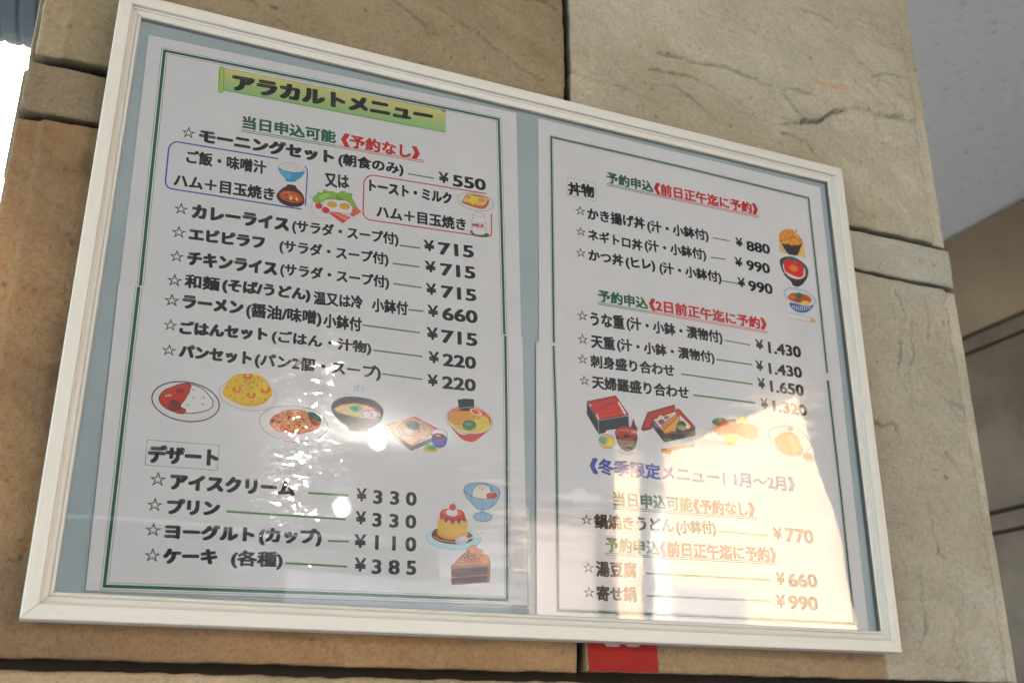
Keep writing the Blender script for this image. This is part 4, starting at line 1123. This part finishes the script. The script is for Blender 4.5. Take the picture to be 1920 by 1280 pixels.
kd = [('p', C(190, 204, 228), smooth_closed([(240, 850), (270, 920), (350, 990), (365, 1060), (420, 1100), (500, 1095), (522, 1065), (580, 990), (605, 930), (450, 940)])),
      ('p', C(54, 84, 150), smooth_closed([(310, 960), (340, 1030), (420, 1070), (520, 1060), (580, 985), (450, 990)]))]
for i in range(10):
    x = 338 + i * 23
    kd.append(('s', C(206, 214, 230), 9, [(x, 985 + 14 * math.sin(i / 9 * 3.1)), (x + (6 - i) * 1.0 + 4, 1025 + 26 * math.sin(i / 9 * 3.1))]))
kd += [('p', C(176, 192, 222), ell(424, 892, 192, 88, 20)), ('s', C(110, 124, 160), 4, ell(424, 892, 192, 88, 20), True), ('p', C(206, 214, 228), ell(424, 900, 168, 68, 20)),
       ('p', C(176, 82, 52), smooth_closed([(290, 885), (330, 850), (420, 850), (520, 880), (560, 940), (500, 975), (400, 960), (310, 920)])),
       ('p', C(206, 108, 60), ell(340, 895, 44, 18, 30)), ('p', C(190, 70, 44), ell(500, 905, 46, 20, 40)), ('p', C(150, 60, 44), ell(400, 930, 50, 10, 20)),
       ('p', C(222, 190, 80), smooth_closed([(430, 965), (480, 935), (550, 965), (500, 985)])), ('p', C(50, 112, 76), smooth_closed([(375, 865), (420, 842), (460, 870), (440, 912), (395, 905)])),
       ('p', C(208, 210, 214), [(285, 1072), (552, 1132), (550, 1182), (276, 1125)]), ('s', C(120, 122, 128), 4, [(285, 1072), (552, 1132), (550, 1182), (276, 1125)], True),
       ('p', C(200, 160, 110), [(552, 1132), (600, 1150), (610, 1170), (595, 1190), (550, 1182)]), ('s', C(190, 70, 70), 5, [(556, 1134), (552, 1182)])]
pic('cutlet_bowl_picture', 'T', kd, S_RU)
pic('eel_box_picture', 'F', [
    ('p', C(44, 44, 48), [(512, 655), (605, 800), (848, 760), (850, 850), (740, 872), (672, 880), (660, 900), (608, 912), (514, 755)]),
    ('p', C(160, 34, 34), [(512, 650), (745, 602), (850, 755), (605, 802)]), ('p', C(196, 42, 36), [(545, 668), (735, 622), (825, 745), (612, 790)]),
    ('p', C(176, 36, 32), [(570, 700), (745, 650), (760, 668), (590, 722)]), ('s', C(120, 26, 28), 3, [(580, 730), (680, 712), (770, 700)]), ('s', C(120, 26, 28), 3, [(600, 755), (700, 740), (790, 722)]),
    ('s', C(120, 26, 28), 3, [(565, 690), (660, 660), (740, 650)]),
    ('s', K, 4, [(512, 650), (745, 602), (850, 755), (605, 802)], True), ('s', C(200, 200, 200), 2.5, [(605, 805), (608, 910)]), ('s', C(196, 190, 190), 2.5, [(512, 655), (605, 803), (848, 763)]),
    ('p', C(214, 210, 206), [(760, 655), (770, 650), (828, 745), (815, 755)]), ('p', C(214, 210, 206), [(585, 752), (598, 750), (612, 792), (604, 796)]), ('p', C(214, 210, 206), [(535, 670), (545, 668), (552, 690), (545, 692)]),
    ('p', C(108, 40, 34), smooth_closed([(885, 790), (900, 830), (918, 870), (905, 900), (868, 870), (872, 835)])),
    ('p', C(44, 42, 46), smooth_closed([(742, 885), (760, 980), (800, 1035), (850, 1048), (900, 1015), (914, 920), (830, 960)])),
    ('p', C(168, 42, 40), ell(828, 905, 86, 56, 10)), ('s', K, 4, ell(828, 905, 87, 57, 10), True), ('p', C(150, 34, 34), ell(828, 912, 70, 40, 10)),
    ('p', C(70, 30, 30), ell(825, 925, 20, 14)), ('p', C(80, 34, 34), ell(795, 890, 12, 7)), ('p', C(80, 34, 34), ell(860, 888, 12, 7)), ('p', C(80, 34, 34), ell(862, 930, 12, 7)),
    ('s', C(150, 120, 60), 3, [(840, 1005), (850, 1025), (856, 1000)]), ('s', C(150, 120, 60), 3, [(785, 1000), (800, 1015)]),
    ('p', C(214, 178, 128), ell(675, 968, 66, 56, 25)), ('s', C(110, 90, 70), 3, ell(675, 968, 66, 56, 25), True),
    ('p', C(112, 150, 132), ell(645, 960, 34, 26, 10)), ('p', C(226, 200, 46), smooth_closed([(665, 975), (700, 950), (738, 970), (715, 1005), (680, 1000)])), ('s', K, 3, [(620, 975), (660, 990), (690, 965)])], S_RL)
tj = [('p', C(128, 30, 34), [(948, 870), (1000, 738), (1215, 675), (1225, 730), (1060, 790), (1030, 870), (965, 885)]), ('p', C(176, 42, 42), [(965, 862), (1010, 745), (1205, 690), (1212, 722), (1045, 775), (1022, 858)]),
      ('s', K, 4, [(948, 870), (1000, 738), (1215, 675), (1225, 730), (1060, 790), (1030, 870), (965, 885)], True),
      ('p', C(40, 38, 42), [(1030, 800), (1140, 915), (1380, 855), (1383, 925), (1150, 972), (1128, 972), (1035, 850)]), ('p', C(150, 34, 36), [(1028, 792), (1225, 715), (1255, 710), (1385, 855), (1140, 918)]),
      ('p', C(210, 208, 208), [(1048, 795), (1230, 728), (1350, 850), (1140, 905)])]
tj += [('p', rnd.choice([C(60, 60, 64), C(228, 228, 228)]), ell(rnd.uniform(1060, 1130), rnd.uniform(800, 880), 4, 4, 0, 4)) for _ in range(26)]
tj += [('p', C(120, 70, 140), ell(1110, 812, 26, 20)), ('p', C(150, 90, 160), ell(1150, 778, 20, 16)), ('p', C(222, 200, 110), ell(1105, 775, 20, 16)), ('p', C(222, 200, 110), ell(1180, 760, 18, 14)),
       ('p', C(200, 134, 46), smooth_closed([(1115, 860), (1120, 830), (1190, 780), (1230, 755), (1225, 785), (1180, 830), (1130, 868)])), ('p', C(214, 148, 56), smooth_closed([(1135, 905), (1130, 875), (1200, 820), (1245, 760), (1258, 790), (1240, 850), (1180, 895)])),
       ('s', C(120, 74, 30), 4, smooth_closed([(1115, 860), (1120, 830), (1190, 780), (1230, 755), (1225, 785), (1180, 830), (1130, 868)], 3), True), ('s', C(120, 74, 30), 4, smooth_closed([(1135, 905), (1130, 875), (1200, 820), (1245, 760), (1258, 790), (1240, 850), (1180, 895)], 3), True),
       ('p', C(40, 78, 56), smooth_closed([(1225, 870), (1240, 820), (1280, 805), (1310, 840), (1295, 880), (1245, 890)])), ('p', C(224, 196, 70), ell(1322, 852, 20, 14)),
       ('p', C(186, 60, 44), smooth_closed([(1225, 740), (1235, 700), (1250, 730), (1268, 715), (1262, 765), (1240, 770)])), ('p', C(200, 120, 66), [(1105, 1030), (1366, 990), (1370, 1010), (1190, 1045), (1185, 1075), (1140, 1070), (1110, 1045)])]
pic('tempura_box_picture', 'F', tj, S_RL)
pic('sashimi_plate_picture', 'G', [
    ('p', C(205, 203, 205), ell(420, 900, 195, 105, 4)), ('s', C(150, 150, 155), 3, ell(420, 900, 195, 105, 4), True),
    ('p', C(60, 120, 70), smooth_closed([(235, 820), (260, 785), (320, 780), (350, 800), (420, 790), (420, 830), (300, 850)])), ('p', C(196, 60, 46), smooth_closed([(265, 845), (300, 810), (350, 800), (390, 825), (340, 850)])),
    ('p', C(206, 120, 60), smooth_closed([(250, 860), (330, 850), (440, 820), (500, 840), (430, 900), (320, 925), (260, 900)])), ('p', C(214, 150, 90), smooth_closed([(420, 880), (500, 830), (580, 850), (600, 900), (560, 960), (460, 930)])),
    ('p', C(216, 196, 60), ell(385, 950, 56, 44)), ('p', C(216, 190, 70), ell(480, 795, 42, 24)), ('s', C(190, 110, 60), 5, [(530, 850), (560, 955)]), ('s', C(190, 110, 60), 5, [(560, 850), (590, 940)])], S_RL)
pic('tempura_plate_picture', 'G', [
    ('p', C(206, 204, 204), smooth_closed([(685, 900), (760, 855), (880, 850), (1000, 940), (1025, 1010), (960, 1070), (850, 1085), (740, 1010)])), ('s', C(90, 84, 80), 4, smooth_closed([(685, 900), (760, 855), (880, 850), (1000, 940), (1025, 1010), (960, 1070), (850, 1085), (740, 1010)]), True),
    ('p', C(190, 130, 60), smooth_closed([(730, 960), (800, 900), (880, 900), (940, 980), (960, 1060), (880, 1080), (790, 1050)])), ('p', C(206, 150, 76), smooth_closed([(850, 920), (920, 930), (945, 1020), (900, 1060), (860, 1000)])),
    ('s', C(110, 70, 40), 4, [(780, 940), (850, 1010), (880, 1075)]), ('s', C(110, 70, 40), 4, [(870, 900), (910, 960), (950, 1040)]), ('p', C(176, 60, 40), ell(860, 870, 24, 16, 20)),
    ('s', C(60, 50, 46), 4, [(925, 870), (980, 920), (1020, 980)]), ('p', C(206, 202, 200), ell(1010, 1095, 48, 34, 10)), ('p', C(130, 84, 46), ell(1005, 1092, 38, 24, 10)), ('s', C(96, 80, 70), 4, ell(1010, 1095, 48, 34, 10), True)], S_RL)

col.objects.unlink(fobj); bpy.data.objects.remove(fobj); bpy.data.curves.remove(fcur)

# ------------------------------------------------------------------ red notice under the frame
rt = thing('red_notice', 'small red notice half hidden behind the lower edge of the frame', 'notice', (0, 0, 0))
A_, B_, C_, D_ = at(1106, 1257.5, 0.0175), at(1235, 1260, 0.0175), at(1229, 1180, 0.0175), at(1101, 1175, 0.0175)
mb = MB(); mb.v = [(p[0], 0.0175, p[1] + Z0) for p in (A_, B_, C_, D_)] + [(p[0], 0.0187, p[1] + Z0) for p in (A_, B_, C_, D_)]
mb.f = [(0, 1, 2, 3), (7, 6, 5, 4), (0, 4, 5, 1), (1, 5, 6, 2), (2, 6, 7, 3), (3, 7, 4, 0)]
mb.build('red_plate', flat('red_plastic', (0.215, 0.007, 0.004), 0.5, 0.12, 0.08, 60), rt)
for a, b2 in ((1133, 1162), (1172, 1200)):
    P_ = [at(x, y, 0.0172) for x, y in ((a, 1195), (b2 + 2, 1196), (b2 + 1, 1208), (b2 - 3, 1212), (a + 5, 1211.5), (a + 1, 1207))]
    mesh('white_letter', [(p[0], 0.0172, p[1] + Z0) for p in P_], [(5, 4, 3, 2, 1, 0)], rt, (flat('white_print', (0.30, 0.22, 0.27), 0.5),))

# ------------------------------------------------------------------ downlights in the ceiling, which the glazing mirrors
def mirrored(x, y, zc):
    """where a ray from the camera that bounces off the glazing at pixel x, y meets the ceiling"""
    d = RC.T @ np.array([(x - 960) / FPX, (y - 640) / FPX, 1.0]); p = CP + (0.0045 - CP[1]) / d[1] * d
    d[1] = -d[1]; k = (zc - Z0 - p[2]) / d[2]; q = p + k * d
    return float(q[0]), float(q[1])
M_TRIM = flat('white_trim', (0.7, 0.7, 0.68), 0.4)
lamps = [('small bright globe lamp nearer the menu frame', 714, 832, 0.030, 210.0), ('larger dimmer globe lamp farther back under the canopy', 646, 948, 0.046, 1.5)]
for lb, x, y, r_, st in lamps:
    zl = CEIL - 0.02 - r_
    X_, Y_ = mirrored(x, y, zl)
    t_ = thing('ceiling_lamp', lb, 'ceiling lamp', (X_, Y_, CEIL), 'globe lamps on the canopy ceiling')
    MB().cyl((0, 0, -0.022), r_ * 0.7, 0.019, 32).build('mount', M_TRIM, t_)
    bm = bmesh.new(); bmesh.ops.create_uvsphere(bm, u_segments=28, v_segments=16, radius=r_)
    me = bpy.data.meshes.new('globe'); bm.to_mesh(me); bm.free()
    me.polygons.foreach_set('use_smooth', [True] * len(me.polygons))
    o = link('globe', me, t_, (emis('lamp_glow', (1.0, 0.95, 0.88), st),)); o.location = (0, 0, zl - CEIL)

# ------------------------------------------------------------------ what stands in front of the menu and is mirrored in its glazing
po = thing('canopy_post', 'square grey post carrying the open edge of the canopy', 'post', (2.62, -3.62, 0))
mp_ = flat('grey_post_paint', (0.34, 0.33, 0.33), 0.5)
MB().box((-0.045, -0.045, 0), (0.045, 0.045, CEIL - 0.003)).build('shaft', mp_, po, bevel=0.004)
MB().box((-0.08, -0.08, 0), (0.08, 0.08, 0.02)).build('base_plate', mp_, po)
bw = thing('back_wall', 'plain grey rendered wall at the far side under the canopy', 'wall', (0, 0, 0))
M_BW = noisy('grey_render', (0.15, 0.15, 0.155), (0.18, 0.18, 0.185), 2.0, 0.9)
MB().box((-4.5, -6.9, 2.55), (2.6, -6.7, CEIL - 0.003)).build('wall_head', M_BW, bw)
MB().box((-4.5, -6.9, 0), (1.5, -6.7, 2.547)).build('wall_face', M_BW, bw)
bd = thing('house', 'cream rendered house in low sunlight across the yard', 'house', (0, -12.5, 0))
M_CR = noisy('sunlit_cream_render', (0.32, 0.24, 0.165), (0.38, 0.285, 0.20), 1.2, 0.85, 0, 5)
MB().box((7.3, -6, 0), (16, 0, 9)).build('wall', M_CR, bd)
M_PK = noisy('pinkish_grey_render', (0.145, 0.12, 0.112), (0.18, 0.15, 0.14), 1.0, 0.85, 0, 5)
b2 = thing('house', 'lower pinkish grey house beside the cream one across the yard', 'house', (0, -12.5, 0))
MB().box((6.1, -6, 0), (7.28, -0.4, 4.6)).build('wall', M_PK, b2)
mb = MB(); mb.v = [(6.1, 0, 4.6), (7.28, 0, 4.6), (7.28, -6, 4.6), (6.1, -6, 4.6), (6.1, -3, 6.0), (7.28, -3, 6.0)]; mb.f = [(0, 1, 5, 4), (2, 3, 4, 5), (1, 2, 5), (3, 0, 4), (0, 3, 2, 1)]
mb.build('roof', flat('roof_tile', (0.10, 0.10, 0.11), 0.7), b2)
b3 = thing('house', 'long low dark grey house behind the far wall across the yard', 'house', (0, -12.5, 0))
MB().box((-9, -6, 0), (6.05, -0.8, 4.4)).build('wall', flat('dark_render', (0.06, 0.068, 0.08), 0.8, 0.3, 0.1, 2), b3)
mb = MB(); mb.v = [(-9, -0.3, 4.4), (6.05, -0.3, 4.4), (6.05, -6.5, 4.4), (-9, -6.5, 4.4), (-9, -3, 5.8), (6.05, -3, 5.8)]; mb.f = [(0, 1, 5, 4), (2, 3, 4, 5), (1, 2, 5), (3, 0, 4), (0, 3, 2, 1)]
mb.build('roof', flat('roof_tile', (0.10, 0.10, 0.11), 0.7), b3)
gw = thing('boundary_wall', 'dark grey concrete wall standing low in the yard', 'wall', (0, -8, 0))
MB().box((5.25, -0.1, 0), (6.15, 0.1, 2.76)).build('wall_face', flat('dark_concrete', (0.17, 0.16, 0.165), 0.8, 0.3, 0.15, 5), gw)
